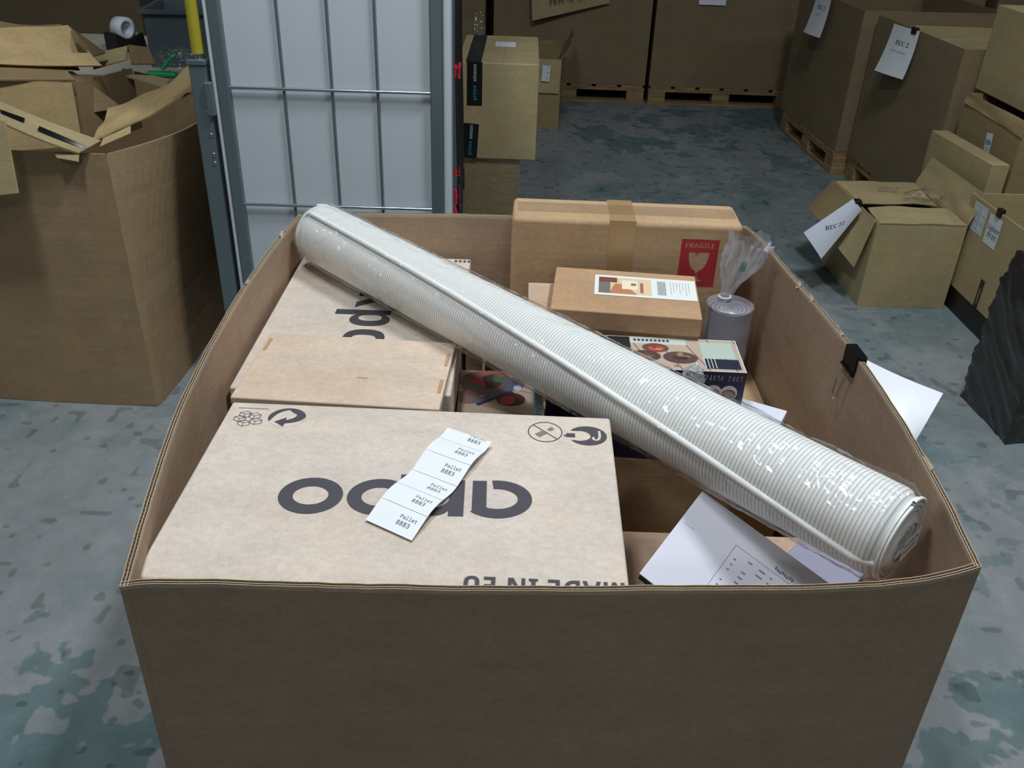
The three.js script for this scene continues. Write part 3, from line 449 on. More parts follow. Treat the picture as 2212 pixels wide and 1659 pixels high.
// --- white box with a printed leaflet table, tipped against the roll
{
  const Lc = V(0.193, 0.62, -0.965), Tc = V(0.29, 0.69, -1.07), e1 = Tc.clone().sub(Lc), w1 = e1.length(); e1.normalize(); const e2 = V(0.797, -0.324, 0.509).normalize(); e2.addScaledVector(e1, -e2.dot(e1)).normalize();
  const nrm = e2.clone().cross(e1).normalize(); const L2 = 0.29, H = 0.03, t = thing('leaflet_box', 'white box with a printed table leaning against the near part of the roll', 'box');
  if (nrm.y < 0) nrm.negate(); const zax = e1.clone().negate(); const xax = e2.clone();
  t.quaternion.setFromRotationMatrix(new THREE.Matrix4().makeBasis(xax, nrm, zax)); t.position.copy(Lc).addScaledVector(e1, w1 / 2).addScaledVector(e2, L2 / 2).addScaledVector(nrm, -H);
  part('body', box(L2, H - 0.002, w1, 0, (H - 0.002) / 2, 0, 0.002), M.navy, t); part('lid', box(L2 + 0.002, 0.003, w1 + 0.002, 0, H - 0.0015, 0, 0.001), M.whiteBox, t);
  print('table_print', t, L2 - 0.01, w1 - 0.006, 3600, (g, W, Hh) => {
    g.strokeStyle = '#a9afc4'; g.lineWidth = 2; g.strokeRect(W * 0.28, Hh * 0.22, W * 0.60, Hh * 0.62); g.fillStyle = '#757c96';
    g.globalAlpha = 0.8; for (let i = 0; i < 8; i++) g.fillRect(W * (0.5 + i * 0.014), Hh * (0.155 + 0.006 * (i % 3)), W * 0.009, Hh * 0.03);
    for (let r = 0; r < 9; r++) { for (let c = 0; c < 8; c++) if ((r * 7 + c * 5) % 4 !== 0) g.fillRect(W * (0.31 + c * 0.066), Hh * (0.28 + r * 0.06), W * (0.012 + ((r * 3 + c) % 3) * 0.012), Hh * 0.012); }
    g.strokeStyle = '#7c829a'; g.lineWidth = 4; g.beginPath(); g.arc(W * 0.40, Hh * 0.93, Hh * 0.028, 0, 7); g.stroke();
    g.strokeStyle = '#b4b9cc'; g.lineWidth = 2; g.beginPath(); g.moveTo(W * 0.0, Hh * 0.35); g.lineTo(W * 0.07, Hh * 0.35); g.stroke();
  }, onTop(0, H + 0.0008, 0));
}
{ const t = carton('shaded_white_box', 'white box wedged under the near end of the roll, shade put into its colour', [0.11, 0.07, 0.08], [0.49, 0.486, -1.06], std(186, 188, 214, 0.5), { turn: -0.75, r: 0.002 }); }  // a white box; the shade under the roll is mixed into its colour
// --- rolled mat in a knotted clear bag
{
  const t = thing('bagged_mat', 'grey rolled mat in a clear knotted bag beside the fragile mark', 'mat', [0.459, 0.502, -1.732]);
  const pts = []; for (let i = 0; i <= 220; i++) { const a = i / 220 * Math.PI * 8.2 + 2.2; const r = 0.010 + 0.036 * i / 220; pts.push(new THREE.Vector2(Math.cos(a) * r, Math.sin(a) * r)); }
  const inner = pts.slice().reverse().map((p) => p.clone().multiplyScalar(1 - 0.0034 / Math.max(p.length(), 0.01)));
  const sh = new THREE.Shape([...pts, ...inner]); const g = new THREE.ExtrudeGeometry(sh, { depth: 0.178, bevelEnabled: false }); g.rotateX(-Math.PI / 2); part('rolled_mat', metricUV(g), M.greyCloth, t);
  const prof = []; const H = 0.184; for (let i = 0; i <= 10; i++) prof.push([0.0485 + 0.001 * Math.sin(i * 2), H * i / 10]); for (let i = 1; i <= 8; i++) { const k = i / 8; prof.push([0.0485 * Math.cos(k * Math.PI / 2) * 0.9 + 0.008, H + 0.012 * Math.sin(k * Math.PI / 2)]); }
  const top = []; for (let i = 0; i <= 16; i++) { const k = i / 16; top.push([0.010 + 0.032 * ss(0, 0.8, k) - 0.004 * k, H + 0.022 + 0.128 * k]); }
  const all = [...prof, ...top], na = 72, pos = [], idx = [], lean = (y) => { const k = Math.max(0, y - H - 0.008); return [k * 0.26 - 0.018 * ss(H, H + 0.02, y), k * 0.05]; };
  all.forEach(([r, y], i) => { const up = y > H + 0.012 ? 1 : 0; for (let j = 0; j <= na; j++) { const a = j / na * 2 * Math.PI; let rr2 = r * (1 + (up ? 0.42 * noise(Math.cos(a) * 2.6, Math.sin(a) * 2.6, y * 24) + 0.22 * noise(Math.cos(a) * 7, Math.sin(a) * 7, y * 60) : 0.03 * noise(Math.cos(a) * 3, Math.sin(a) * 3, y * 30)) + (up ? 0.04 * Math.sin(a * 9 + y * 40) : 0)); const [lx, lz] = lean(y); pos.push(Math.cos(a) * rr2 * (up ? 1.15 : 1) + lx, y + (i === all.length - 1 ? 0.02 * noise(a * 1.5, 3.3) - 0.02 * Math.cos(a - 0.6) : 0), Math.sin(a) * rr2 * (up ? 0.62 : 1) + lz); } });
  for (let i = 0; i < all.length - 1; i++) for (let j = 0; j < na; j++) { const a = i * (na + 1) + j, b = a + na + 1; idx.push(a, b + 1, b, a, a + 1, b + 1); }
  const bg = new THREE.BufferGeometry(); bg.setAttribute('position', new THREE.Float32BufferAttribute(pos, 3)); bg.setIndex(idx); bg.computeVertexNormals();
  const nBody = prof.length - 2; part('bag', bg, M.bag, t);
  part('knot_tie', new THREE.TorusGeometry(0.0125, 0.0025, 8, 24).rotateX(Math.PI / 2).translate(-0.015, H + 0.021, 0), M.hem, t);
  part('green_print', S([0.0, H + 0.11, 0.024], [0.014, H + 0.112, 0.024], [0.012, H + 0.086, 0.02], [0.0, H + 0.088, 0.02], 0.0004), M.green, t);
}
// --- scrap of torn clear film by the dark blue box
function crumple(w, h, d, sd, n = 40) { const g = new THREE.SphereGeometry(0.5, n, n * 0.7 | 0); const p = g.attributes.position, q = V(); for (let i = 0; i < p.count; i++) { q.fromBufferAttribute(p, i); const k = 0.72 + 0.55 * Math.abs(noise(q.x * 4 + sd, q.y * 4, q.z * 4 + sd)) + 0.3 * Math.abs(noise(q.x * 9, q.y * 9 + sd, q.z * 9)); p.setXYZ(i, q.x * w * k, q.y * h * k, q.z * d * k); } g.computeVertexNormals(); return g; }
{ const o = part(numbered('film_scrap'), crumple(0.045, 0.05, 0.03, 5.1), M.bag, scene); o.position.set(0.325, 0.70, -1.395); o.userData = { label: 'crumpled scrap of translucent film between the roll and the dark blue box', category: 'film' }; }
// --- binder clip on the right rim and the white sheet it holds outside
{
  const t = thing('binder_clip', 'black binder clip on the right rim of the foreground box', 'clip', [0.5838, RIM, -1.345], 0.06);
  const sh = new THREE.Shape([[-0.009, -0.03], [-0.0075, -0.03], [-0.0062, 0.0035], [0.0062, 0.0035], [0.0075, -0.03], [0.009, -0.03], [0.0092, 0.006], [-0.0092, 0.006]].map(([x, y]) => new THREE.Vector2(x, y)));
  part('spring_body', new THREE.ExtrudeGeometry(sh, { depth: 0.05, bevelEnabled: false }).translate(0, 0, -0.025), M.blackMetal, t);
  for (const s of [-1, 1]) { part('barrel', rod(V(s * 0.0095, -0.03, -0.025), V(s * 0.0095, -0.03, 0.025), 0.0028), M.blackMetal, t); }
  part('handle', tube([V(-0.011, -0.03, -0.016), V(-0.018, -0.055, -0.010), V(-0.0205, -0.082, -0.008), V(-0.021, -0.09, 0), V(-0.0205, -0.082, 0.008), V(-0.018, -0.055, 0.010), V(-0.011, -0.03, 0.016)], 0.0011, 8), M.steel, t);
  part('handle', tube([V(0.011, -0.03, -0.016), V(0.016, -0.055, -0.010), V(0.019, -0.082, -0.008), V(0.0195, -0.09, 0), V(0.019, -0.082, 0.008), V(0.016, -0.055, 0.010), V(0.011, -0.03, 0.016)], 0.0011, 8), M.steel, t);
}
{ // a sheet of paper bowed outwards from the clip
  const o = part(numbered('paper_sheet'), S([0.5965, 0.778, -1.345], [0.722, 0.745, -1.292], [0.634, 0.738, -1.165], [0.6025, 0.66, -1.14], 0.0006, { nx: 16, ny: 16, bow: 0.004 }), M.paper, scene);
  o.userData = { label: 'blank white sheet of paper sticking out from the binder clip outside the box', category: 'paper' };
}

// ------------------------------------------------------------------ left: bin of scrap cardboard
{
  const o = thing('scrap_bin', 'bulging brown cardboard bin on the left full of waste cardboard', 'bin');
  const y = 0.785, line = { f: [[-2.05, -2.36, y], [-1.7, -2.335, y], [-1.4, -2.32, y], [-1.09, -2.315, y]], r: [[-1.09, -2.315, y], [-1.03, -2.42, y], [-0.975, -2.56, y], [-0.955, -2.72, y], [-0.96, -2.9, y], [-1.0, -3.1, y], [-1.06, -3.22, y]], b: [[-1.06, -3.22, y], [-1.6, -3.24, y], [-2.05, -3.25, y]], l: [[-2.05, -3.25, y], [-2.1, -2.8, y], [-2.05, -2.36, y]] };
  for (const k of ['f', 'r', 'b', 'l']) {
    const w = boardWall(smoothLine(line[k], 0.03), 0, 0.008, [-1.5, -2.8]); const g = extrudeWall(w, 0, 0.008, () => 0.002, (p) => p[2]);
    const p = g.attributes.position; for (let i = 0; i < p.count; i++) { const hy = p.getY(i) / y, x = p.getX(i), z = p.getZ(i); if (k === 'r' && z < -2.33 && z > -3.2) { const base = -1.085 + 0.03 * (z + 2.3) * -1 * 0.1; p.setX(i, base + (x - base) * (0.15 + 0.85 * hy * hy)); } }
    g.computeVertexNormals(); part('side_panel', g, M.binLeft, o);
  }
  part('bottom_panel', box(0.95, 0.008, 0.86, -1.57, 0.006, -2.78), M.binLeft, o);
}
const scraps = [  // some dark pieces are shaded carton faces, the shade put into their colour
  ['large folded carton sheet on top of the scrap heap, its shade put into a darker colour', [-1.62, 1.06, -2.74], [-1.358, 1.027, -2.76], [-1.307, 1.020, -2.69], [-1.62, 1.04, -2.55], 'scrapDark', { bow: 0.02 }],
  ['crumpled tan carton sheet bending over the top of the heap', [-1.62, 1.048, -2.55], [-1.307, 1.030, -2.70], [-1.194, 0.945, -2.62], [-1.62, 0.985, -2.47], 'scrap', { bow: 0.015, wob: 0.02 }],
  ['triangular flap at the right tip of the heap, coloured dark for its shade', [-1.306, 1.032, -2.70], [-1.252, 0.948, -2.78], [-1.240, 0.960, -2.66], [-1.258, 1.005, -2.62], 'scrapDark', {}],
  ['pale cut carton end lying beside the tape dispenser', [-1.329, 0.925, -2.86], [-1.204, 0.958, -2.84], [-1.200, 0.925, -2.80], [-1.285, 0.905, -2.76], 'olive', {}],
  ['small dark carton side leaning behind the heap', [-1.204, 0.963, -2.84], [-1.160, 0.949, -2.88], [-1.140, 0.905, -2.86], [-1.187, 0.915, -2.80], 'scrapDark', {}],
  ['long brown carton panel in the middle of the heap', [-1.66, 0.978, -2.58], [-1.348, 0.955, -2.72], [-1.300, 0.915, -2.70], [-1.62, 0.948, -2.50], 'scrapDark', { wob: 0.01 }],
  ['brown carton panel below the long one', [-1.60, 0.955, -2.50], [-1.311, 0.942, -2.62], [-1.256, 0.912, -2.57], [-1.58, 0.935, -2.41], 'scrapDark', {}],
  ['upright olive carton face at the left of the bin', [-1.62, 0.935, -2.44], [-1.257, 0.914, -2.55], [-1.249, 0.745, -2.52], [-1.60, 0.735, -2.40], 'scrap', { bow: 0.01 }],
  ['carton side turning away behind the olive face, coloured dark for its shade', [-1.253, 0.912, -2.556], [-1.20, 0.90, -2.82], [-1.20, 0.72, -2.82], [-1.245, 0.735, -2.52], 'scrapDark', {}],
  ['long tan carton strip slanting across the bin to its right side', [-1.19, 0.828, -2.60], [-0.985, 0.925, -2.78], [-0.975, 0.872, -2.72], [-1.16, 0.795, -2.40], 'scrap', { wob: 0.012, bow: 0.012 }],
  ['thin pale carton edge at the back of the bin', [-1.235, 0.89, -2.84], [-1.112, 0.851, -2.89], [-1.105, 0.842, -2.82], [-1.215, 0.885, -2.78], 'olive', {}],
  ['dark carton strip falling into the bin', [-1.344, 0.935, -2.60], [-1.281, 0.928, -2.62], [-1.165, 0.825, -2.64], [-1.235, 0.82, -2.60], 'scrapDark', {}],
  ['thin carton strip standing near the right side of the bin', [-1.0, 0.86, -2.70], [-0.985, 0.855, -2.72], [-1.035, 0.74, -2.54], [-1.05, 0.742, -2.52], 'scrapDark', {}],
  ['narrow tan strip just inside the front rim of the bin', [-1.13, 0.80, -2.40], [-1.075, 0.82, -2.46], [-1.07, 0.805, -2.44], [-1.13, 0.785, -2.37], 'scrap', {}],
];
for (const [label, a, b, c, d, m, o] of scraps) { const q = part(numbered('cardboard_scrap'), S(a, b, c, d, 0.005, o), M[m], scene); q.userData = { label, category: 'cardboard', group: 'waste cardboard in the left bin' }; }
{ // flap with two strips of black tape, hanging over the front rim
  const t = thing('taped_flap', 'tan carton flap with black tape strips hanging over the left bin', 'cardboard');
  const a = V(-1.345, 0.915, -2.31), b = V(-1.108, 0.812, -2.335), c = V(-1.150, 0.792, -2.285), d = V(-1.30, 0.885, -2.22);
  part('sheet', slab(a, b, c, d, 0.005, { bow: 0.004 }), M.olive, t);
  const P = (u, v) => { const p = a.clone().lerp(b, u).lerp(d.clone().lerp(c, u), v); return p.add(V(0, 0.004 + 0.004 * Math.sin(Math.PI * u), 0.003)); };
  for (const [u0, u1, v0] of [[0.0, 0.30, 0.38], [0.46, 0.98, 0.5]]) part('tape', slab(P(u0, v0), P(u1, v0), P(u1, v0 + 0.2), P(u0, v0 + 0.2), 0.0004), M.blackTape, t);
  part('fold', S([-1.212, 0.793, -2.285], [-1.150, 0.789, -2.29], [-1.145, 0.775, -2.27], [-1.20, 0.783, -2.27], 0.004), M.olive, t);
}
{ const q = part(numbered('cardboard_scrap'), S([-1.42, 0.90, -2.24], [-1.275, 0.892, -2.21], [-1.259, 0.726, -2.16], [-1.42, 0.70, -2.17], 0.006, {}), M.olive, scene); q.userData = { label: 'pale carton flap folded down outside the bin at the left edge', category: 'cardboard', group: 'waste cardboard in the left bin' }; }

// ------------------------------------------------------------------ far left: work table and what lies on it
{
  const t = thing('work_table', 'pale work table behind the scrap bin', 'table', [-1.75, 0, -3.78]);
  part('table_top', box(1.3, 0.03, 0.84, 0, 0.735, 0), M.tableTop, t); for (const [x, z] of [[-0.6, -0.38], [0.6, -0.38], [-0.6, 0.38], [0.6, 0.38]]) part('leg', box(0.04, 0.72, 0.04, x, 0.36, z), M.galvDark, t);
}
{
  const t = thing('tape_dispenser', 'black tape dispenser with a white roll on the work table', 'tape dispenser', [-1.645, 0.7505, -3.86], 1.15);
  const sh = new THREE.Shape([[-0.07, 0], [0.075, 0], [0.075, 0.03], [0.045, 0.05], [0.02, 0.045], [-0.02, 0.045], [-0.07, 0.075]].map(([x, y]) => new THREE.Vector2(x, y)));
  part('base', new THREE.ExtrudeGeometry(sh, { depth: 0.06, bevelEnabled: true, bevelSize: 0.004, bevelThickness: 0.004, bevelSegments: 2 }).translate(0, 0, -0.03), M.black, t);
  part('tape_roll', new THREE.LatheGeometry([[0.022, -0.024], [0.045, -0.024], [0.045, 0.024], [0.022, 0.024], [0.022, -0.024]].map(([r, y]) => new THREE.Vector2(r, y)), 36).rotateX(Math.PI / 2).translate(0.0, 0.085, 0), M.whitePlastic, t);
  part('cutter', box(0.004, 0.035, 0.05, 0.082, 0.045, 0), M.steel, t);
}
{
  const t = thing('plastic_crate', 'dark grey plastic crate on the table behind the yellow sleeve', 'crate', [-1.245, 0.7505, -3.72], 0.1), m = M.greyPlastic;
  for (const [w, h, d, x, y, z] of [[0.40, 0.2, 0.008, 0, 0.1, 0.14], [0.40, 0.2, 0.008, 0, 0.1, -0.14], [0.008, 0.2, 0.272, -0.196, 0.1, 0], [0.008, 0.2, 0.272, 0.196, 0.1, 0]]) part('side_panel', box(w, h, d, x, y, z), m, t);
  part('rim', mergeGeometries([box(0.43, 0.015, 0.02, 0, 0.2, 0.15), box(0.43, 0.015, 0.02, 0, 0.2, -0.15), box(0.02, 0.015, 0.3, -0.205, 0.2, 0), box(0.02, 0.015, 0.3, 0.205, 0.2, 0)]), m, t); part('bottom_panel', box(0.38, 0.008, 0.27, 0, 0.005, 0), m, t);
}
{
  const t = thing('film_bag', 'crumpled clear bag with a green tool inside on the table edge', 'bag', [-1.30, 0.7505, -3.42]);
  part('green_tool', mergeGeometries([new RoundedBoxGeometry(0.11, 0.016, 0.04, 3, 0.007).translate(-0.03, 0.012, 0.03), new RoundedBoxGeometry(0.07, 0.014, 0.03, 3, 0.006).rotateZ(0.8).translate(-0.01, 0.05, 0)]), M.green, t);
  part('bag', crumple(0.17, 0.10, 0.12, 8.3).translate(0.02, 0.05, 0.0), M.film, t);
}

// ------------------------------------------------------------------ insulated roll container behind the box
{
  const t = thing('roll_container', 'white insulated roll container behind a galvanised wire gate', 'roll container', [0, 0, 0]);
  const z = -2.5, x0 = -0.815, x1 = -0.234, yT = 1.72;
  part('liner', box(0.57, 1.5, 0.62, -0.522, 0.93, z - 0.335, 0.03), M.whitePlastic, t, 'white insulated body');
  part('liner_door', box(0.60, 1.54, 0.03, -0.522, 0.94, z - 0.022, 0.012), M.whitePlastic, t);
  for (const x of [x0, x1]) { part('upright', box(0.034, yT - 0.2, 0.03, x, (yT + 0.2) / 2, z, 0.006), M.galvDark, t); part('upright', box(0.034, yT - 0.2, 0.03, x, (yT + 0.2) / 2, z - 0.68, 0.006), M.galvDark, t); }
  part('edge_strip', box(0.010, yT - 0.2, 0.035, x0 - 0.022, (yT + 0.2) / 2, z - 0.005, 0.003), M.whitePlastic, t); part('edge_strip', box(0.022, 1.3, 0.035, x1 + 0.03, 0.62 + 0.45, z - 0.004, 0.008), M.whitePlastic, t);
  for (const y of [0.26, 0.598, 0.928, 1.26, 1.59]) part('cross_wire', rod(V(x0 + 0.004, y, z + 0.008), V(x1 - 0.004, y + 0.004, z + 0.008), 0.0045), M.steel, t);
  for (const x of [-0.652, -0.52, -0.395]) part('upright_wire', rod(V(x, 0.22, z + 0.001), V(x, yT - 0.02, z + 0.001), 0.004), M.galvDark, t);
  part('top_bar', box(x1 - x0 + 0.034, 0.034, 0.03, (x0 + x1) / 2, yT, z, 0.006), M.galvDark, t); part('base_frame', box(0.66, 0.04, 0.76, -0.522, 0.18, z - 0.34, 0.006), M.galvDark, t);
  for (const [x, zz] of [[-0.77, -2.56], [-0.28, -2.56], [-0.77, -3.12], [-0.28, -3.12]]) { const w = part('caster', box(0.05, 0.05, 0.07, x, 0.135, zz, 0.006), M.galvDark, t); part('wheel', new THREE.CylinderGeometry(0.056, 0.056, 0.032, 28).rotateZ(Math.PI / 2).translate(x, 0.057, zz), M.black, w); }
  part('strap', S([-0.188, 1.3, z - 0.03], [-0.176, 1.3, z - 0.10], [-0.172, 0.25, z - 0.10], [-0.180, 0.25, z - 0.03], 0.006, { wob: 0.006, ny: 20 }), M.black, t, 'black webbing strap');
  for (const [y, h] of [[1.0, 0.04], [0.71, 0.025], [0.655, 0.05], [0.60, 0.06]]) part('red_ribbon', S([-0.190, y, z - 0.02], [-0.176, y + 0.004, z - 0.05], [-0.175, y - h, z - 0.05], [-0.186, y - h + 0.01, z - 0.02], 0.003, { wob: 0.006 }), M.red, t, 'red ribbon');
}
{
  const t = thing('steel_post', 'grey steel post with a yellow sleeved rod beside the roll container', 'post', [-0.876, 0, -2.5]);
  part('foot_plate', box(0.07, 0.012, 0.12, 0.0, 0.006, 0), M.galvDark, t);
  part('upright', box(0.046, 0.975, 0.04, 0, 0.012 + 0.4875, 0, 0.004), M.galvDark, t); part('cap_plate', box(0.054, 0.014, 0.05, 0, 0.994, 0, 0.003), M.galv, t);
  part('bolt', new THREE.CylinderGeometry(0.011, 0.013, 0.02, 12).translate(0.004, 1.008, 0), M.steel, t);
  part('yellow_sleeve', rod(V(0.002, 1.014, 0), V(0.003, 1.7, 0), 0.0165, 20), M.yellow, t, 'yellow sleeve');
  for (const y of [0.86, 0.80, 0.745, 0.72]) part('rivet', new THREE.SphereGeometry(0.006, 10, 8).scale(1, 1, 0.5).translate(0.013, y, 0.021), M.steel, t);
  part('latch', box(0.02, 0.09, 0.02, 0.026, 0.90, 0.024, 0.004), M.galvDark, t);
}

// ------------------------------------------------------------------ stacked cartons right of the container
{
  const t = carton('wrapped_carton', 'brown carton in stretch film under the taped parcel', [0.33, 0.425, 0.55], [-0.165, 0, -3.89], M.oliveDark, { r: 0.004 });
  part('black_tape', box(0.045, 0.09, 0.001, -0.085, 0.335, 0.2757, 0), M.blackTape, t);
  const g = slab(V(-0.168, 0.424, 0.2815), V(0.168, 0.424, 0.2815), V(0.168, 0.02, 0.2815), V(-0.168, 0.02, 0.2815), 0.0004, { nx: 50, ny: 80, fn: (u, v) => 0.003 + 0.004 * Math.abs(noise(u * 3, v * 22, 4)) + 0.003 * Math.abs(noise(u * 9, v * 40, 2)) });
  part('stretch_film', g, M.film, t); part('film_tail', crumple(0.13, 0.09, 0.04, 2.2).translate(-0.10, 0.375, 0.318), M.film, t);
}
{
  const w = 0.32, h = 0.378, d = 0.60, t = carton('taped_parcel', 'brown parcel with printed black tape on top of the wrapped carton', [w, h, d], [-0.098, 0.4255, -3.9], M.olive, { r: 0.006 });
  part('tape', box(0.06, 0.0008, d, -0.095, h + 0.0003, 0, 0), M.blackTape, t);
  const tp = (W2, H2) => (g, W, H) => { g.fillStyle = '#17191b'; g.fillRect(0, 0, W, H); g.save(); g.translate(W * 0.62, H * 0.5); g.rotate(-Math.PI / 2); g.textAlign = 'center'; g.font = `bold ${W * 0.34}px sans-serif`; g.fillStyle = '#b9bfc0'; g.fillText('amazon', H * 0.26, 0, H * 0.4); g.fillStyle = '#2d8f90'; g.fillText('prime', -H * 0.2, 0, H * 0.42); g.restore(); };
  print('printed_tape', t, 0.06, 0.165, 1600, tp(), onFront(-0.090, h - 0.083, d / 2 + 0.0008), { solid: true, roughness: 0.3 });
  print('printed_tape', t, 0.06, 0.14, 1600, tp(), onFront(-0.105, 0.072, d / 2 + 0.0008, -0.06), { solid: true, roughness: 0.3 });
  print('address_label', t, 0.085, 0.11, 1800, (g, W, H) => { g.fillStyle = '#dfe6ea'; g.fillRect(0, 0, W, H); g.fillStyle = '#8d979e'; for (let i = 0; i < 9; i++) g.fillRect(W * 0.08, H * (0.1 + i * 0.09), W * (0.5 + ((i * 5) % 4) * 0.1), 4); }, onTop(0.02, h + 0.0009, -0.09), { solid: true });
  part('seam_tape', box(0.002, 0.0006, d - 0.01, 0.02, h + 0.0003, 0, 0), M.oliveDark, t);
}
{ const q = part(numbered('film_scrap'), crumple(0.06, 0.10, 0.06, 3.7), M.film, scene); q.position.set(-0.20, 0.86, -4.12); q.userData = { label: 'crumpled tail of clear film behind the taped parcel', category: 'film' }; }
{
  const t = openCarton('open_carton', 'open brown carton with a label on its hanging flap at the far end', [0.30, 0.425, 0.52], [0.10, 0, -5.985], M.oliveDark, { turn: -0.06, flaps: [['f', 0.2, Math.PI - 0.06, M.olive], ['r', 0.11, 0.5], ['b', 0.02, 0.1]] });
  print('stickers', t, 0.05, 0.095, 1400, (g, W, H) => { g.fillStyle = '#cfdbe0'; g.fillRect(0, 0, W, H); g.fillStyle = '#7a868e'; for (let i = 0; i < 3; i++) { g.fillRect(W * 0.58, H * (0.08 + i * 0.33), W * 0.32, 4); g.fillRect(W * 0.58, H * (0.16 + i * 0.33), W * 0.25, 4); } }, onFront(0.058, 0.345, 0.285, -0.06), { solid: true });
}

// ------------------------------------------------------------------ pallets and large bins of the back and right rows
const PAL = { b: {} };
function pallet(label, w, d, pos, turn = 0) { // boards run along x; open sides face front
  const t = thing('wooden_pallet', label, 'pallet', pos, turn, 'wooden pallets under the large bins'), H = 0.125, n = 6;
  for (let i = 0; i < n; i++) part('deck_board', box(w / n - 0.03, 0.018, d, -w / 2 + (i + 0.5) * w / n, H - 0.009, 0, 0.002), M.wood, t);
  for (const z of [-1, 0, 1]) { part('stringer', box(w, 0.018, 0.09, 0, H - 0.0275, z * (d / 2 - 0.046), 0.002), M.wood, t); part('bottom_board', box(w, 0.018, 0.09, 0, 0.0095, z * (d / 2 - 0.046), 0.002), M.wood, t); for (const x of [-1, 0, 1]) part('block', box(0.12, 0.07, 0.088, x * (w / 2 - 0.062), 0.0535, z * (d / 2 - 0.046), 0.003), M.wood, t); }
  return t;
}
const BINS = 'large bins on pallets';
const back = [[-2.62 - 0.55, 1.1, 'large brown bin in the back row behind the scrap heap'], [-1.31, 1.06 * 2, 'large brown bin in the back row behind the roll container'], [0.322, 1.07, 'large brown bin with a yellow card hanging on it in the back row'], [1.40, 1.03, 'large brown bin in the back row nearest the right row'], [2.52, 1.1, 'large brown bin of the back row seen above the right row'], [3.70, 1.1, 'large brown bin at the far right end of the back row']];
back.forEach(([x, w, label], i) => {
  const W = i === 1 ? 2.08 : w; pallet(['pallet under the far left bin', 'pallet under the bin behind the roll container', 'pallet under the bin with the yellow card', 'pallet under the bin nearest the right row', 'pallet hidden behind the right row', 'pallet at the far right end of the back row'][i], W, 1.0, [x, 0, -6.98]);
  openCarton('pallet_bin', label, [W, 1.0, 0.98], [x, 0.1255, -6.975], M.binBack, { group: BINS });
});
{ const t = thing('hanging_card', 'yellowish card with handwriting hanging askew on the middle back bin', 'card');
  part('card', S([0.02, 0.87, -6.44], [0.56, 0.92, -6.43], [0.56, 0.66, -6.45], [0.05, 0.54, -6.40], 0.004, { bow: 0.01 }), M.olive, t);
  print('handwriting', t, 0.3, 0.16, 900, (g, W, H) => { g.strokeStyle = '#4c4e48'; g.lineWidth = 4; g.font = `italic ${H * 0.5}px sans-serif`; g.fillStyle = '#4c4e48'; g.fillText('NR 4 0', W * 0.05, H * 0.7); }, onFront(0.28, 0.70, -6.395, 0.2)); }
{ const q = part(numbered('paper_sheet'), S([1.16, 0.88, -6.478], [1.34, 0.88, -6.478], [1.34, 0.668, -6.470], [1.16, 0.668, -6.470], 0.0008), M.paper, scene); q.userData = { label: 'white sheet hanging on the right bin of the back row', category: 'paper' }; }
// right row
function recSheet(label, pos, turn, w, h, two, curl = 0.05) {
  const t = thing('hanging_sheet', label, 'paper', pos, turn, undefined);
  const g = slab(V(-w / 2, 0, 0), V(w / 2, 0, 0), V(w / 2, -h, 0), V(-w / 2, -h, 0), 0.0007, { nx: 16, ny: 16, fn: (u, v) => -(curl * v * v * 0.8 + 0.02 * Math.sin(u * Math.PI) * 0.3 + curl * 0.6 * (1 - u) * v) });
  const uv = g.attributes.uv; for (let k = 0; k < uv.count; k++) uv.setXY(k, uv.getX(k) / w, uv.getY(k) / h);
  part('sheet', g, new THREE.MeshPhysicalMaterial({ roughness: 0.3, clearcoat: 0.4, clearcoatRoughness: 0.2, side: THREE.DoubleSide, map: canvasTex(620, 820, (x, W, H) => { x.fillStyle = '#dfe8ec'; x.fillRect(0, 0, W, H); x.fillStyle = '#23272c'; x.textAlign = 'center'; x.font = 'bold 108px serif'; x.fillText(two[0], W * 0.55, H * 0.38); x.font = '46px sans-serif'; x.fillStyle = '#4c535a'; x.fillText(two[1], W * 0.5, H * 0.53); }) }), t);
  part('clip', box(0.035, 0.03, 0.022, w * 0.33, -0.004, 0.0, 0.004), M.black, t); return t;
}
pallet('pallet under the far bin of the right row', 0.95, 0.80, [2.115, 0, -5.46], Math.PI / 2 + 0.06);
openCarton('pallet_bin', 'far bin of the right row with a clipped sheet at its rim', [0.78, 0.735, 0.98], [2.105, 0.1255, -5.49], M.binBack, { group: BINS, turn: 0.07 });
pallet('pallet under the near bin of the right row', 0.95, 0.74, [2.20, 0, -4.47], Math.PI / 2 + 0.03);
openCarton('pallet_bin', 'near bin of the right row with a large clipped sheet on its side', [0.72, 0.725, 0.94], [2.19, 0.1255, -4.47], M.binBack, { group: BINS, turn: 0.05 });
for (const [z, yy] of [[-4.28, 0.845], [-4.6, 0.85]]) { const q = part(numbered('carton_board'), box(0.66, 0.5, 0.008, 2.2, yy - 0.25, z), M.olive, scene); q.userData = { label: z > -4.4 ? 'nearer of two carton boards standing in the near right bin' : 'farther of two carton boards standing in the near right bin', category: 'cardboard' }; }
recSheet('small-looking white REC sheet clipped to the far bin of the right row', [1.665, 0.885, -5.42], -Math.PI / 2 + 0.10, 0.20, 0.22, ['REC 2', 'VIDEO'], 0.03);
recSheet('white REC sheet clipped to the near bin of the right row', [1.795, 0.855, -4.50], -Math.PI / 2 + 0.22, 0.21, 0.215, ['REC 2', 'VIDEO CAMERAS'], 0.035);

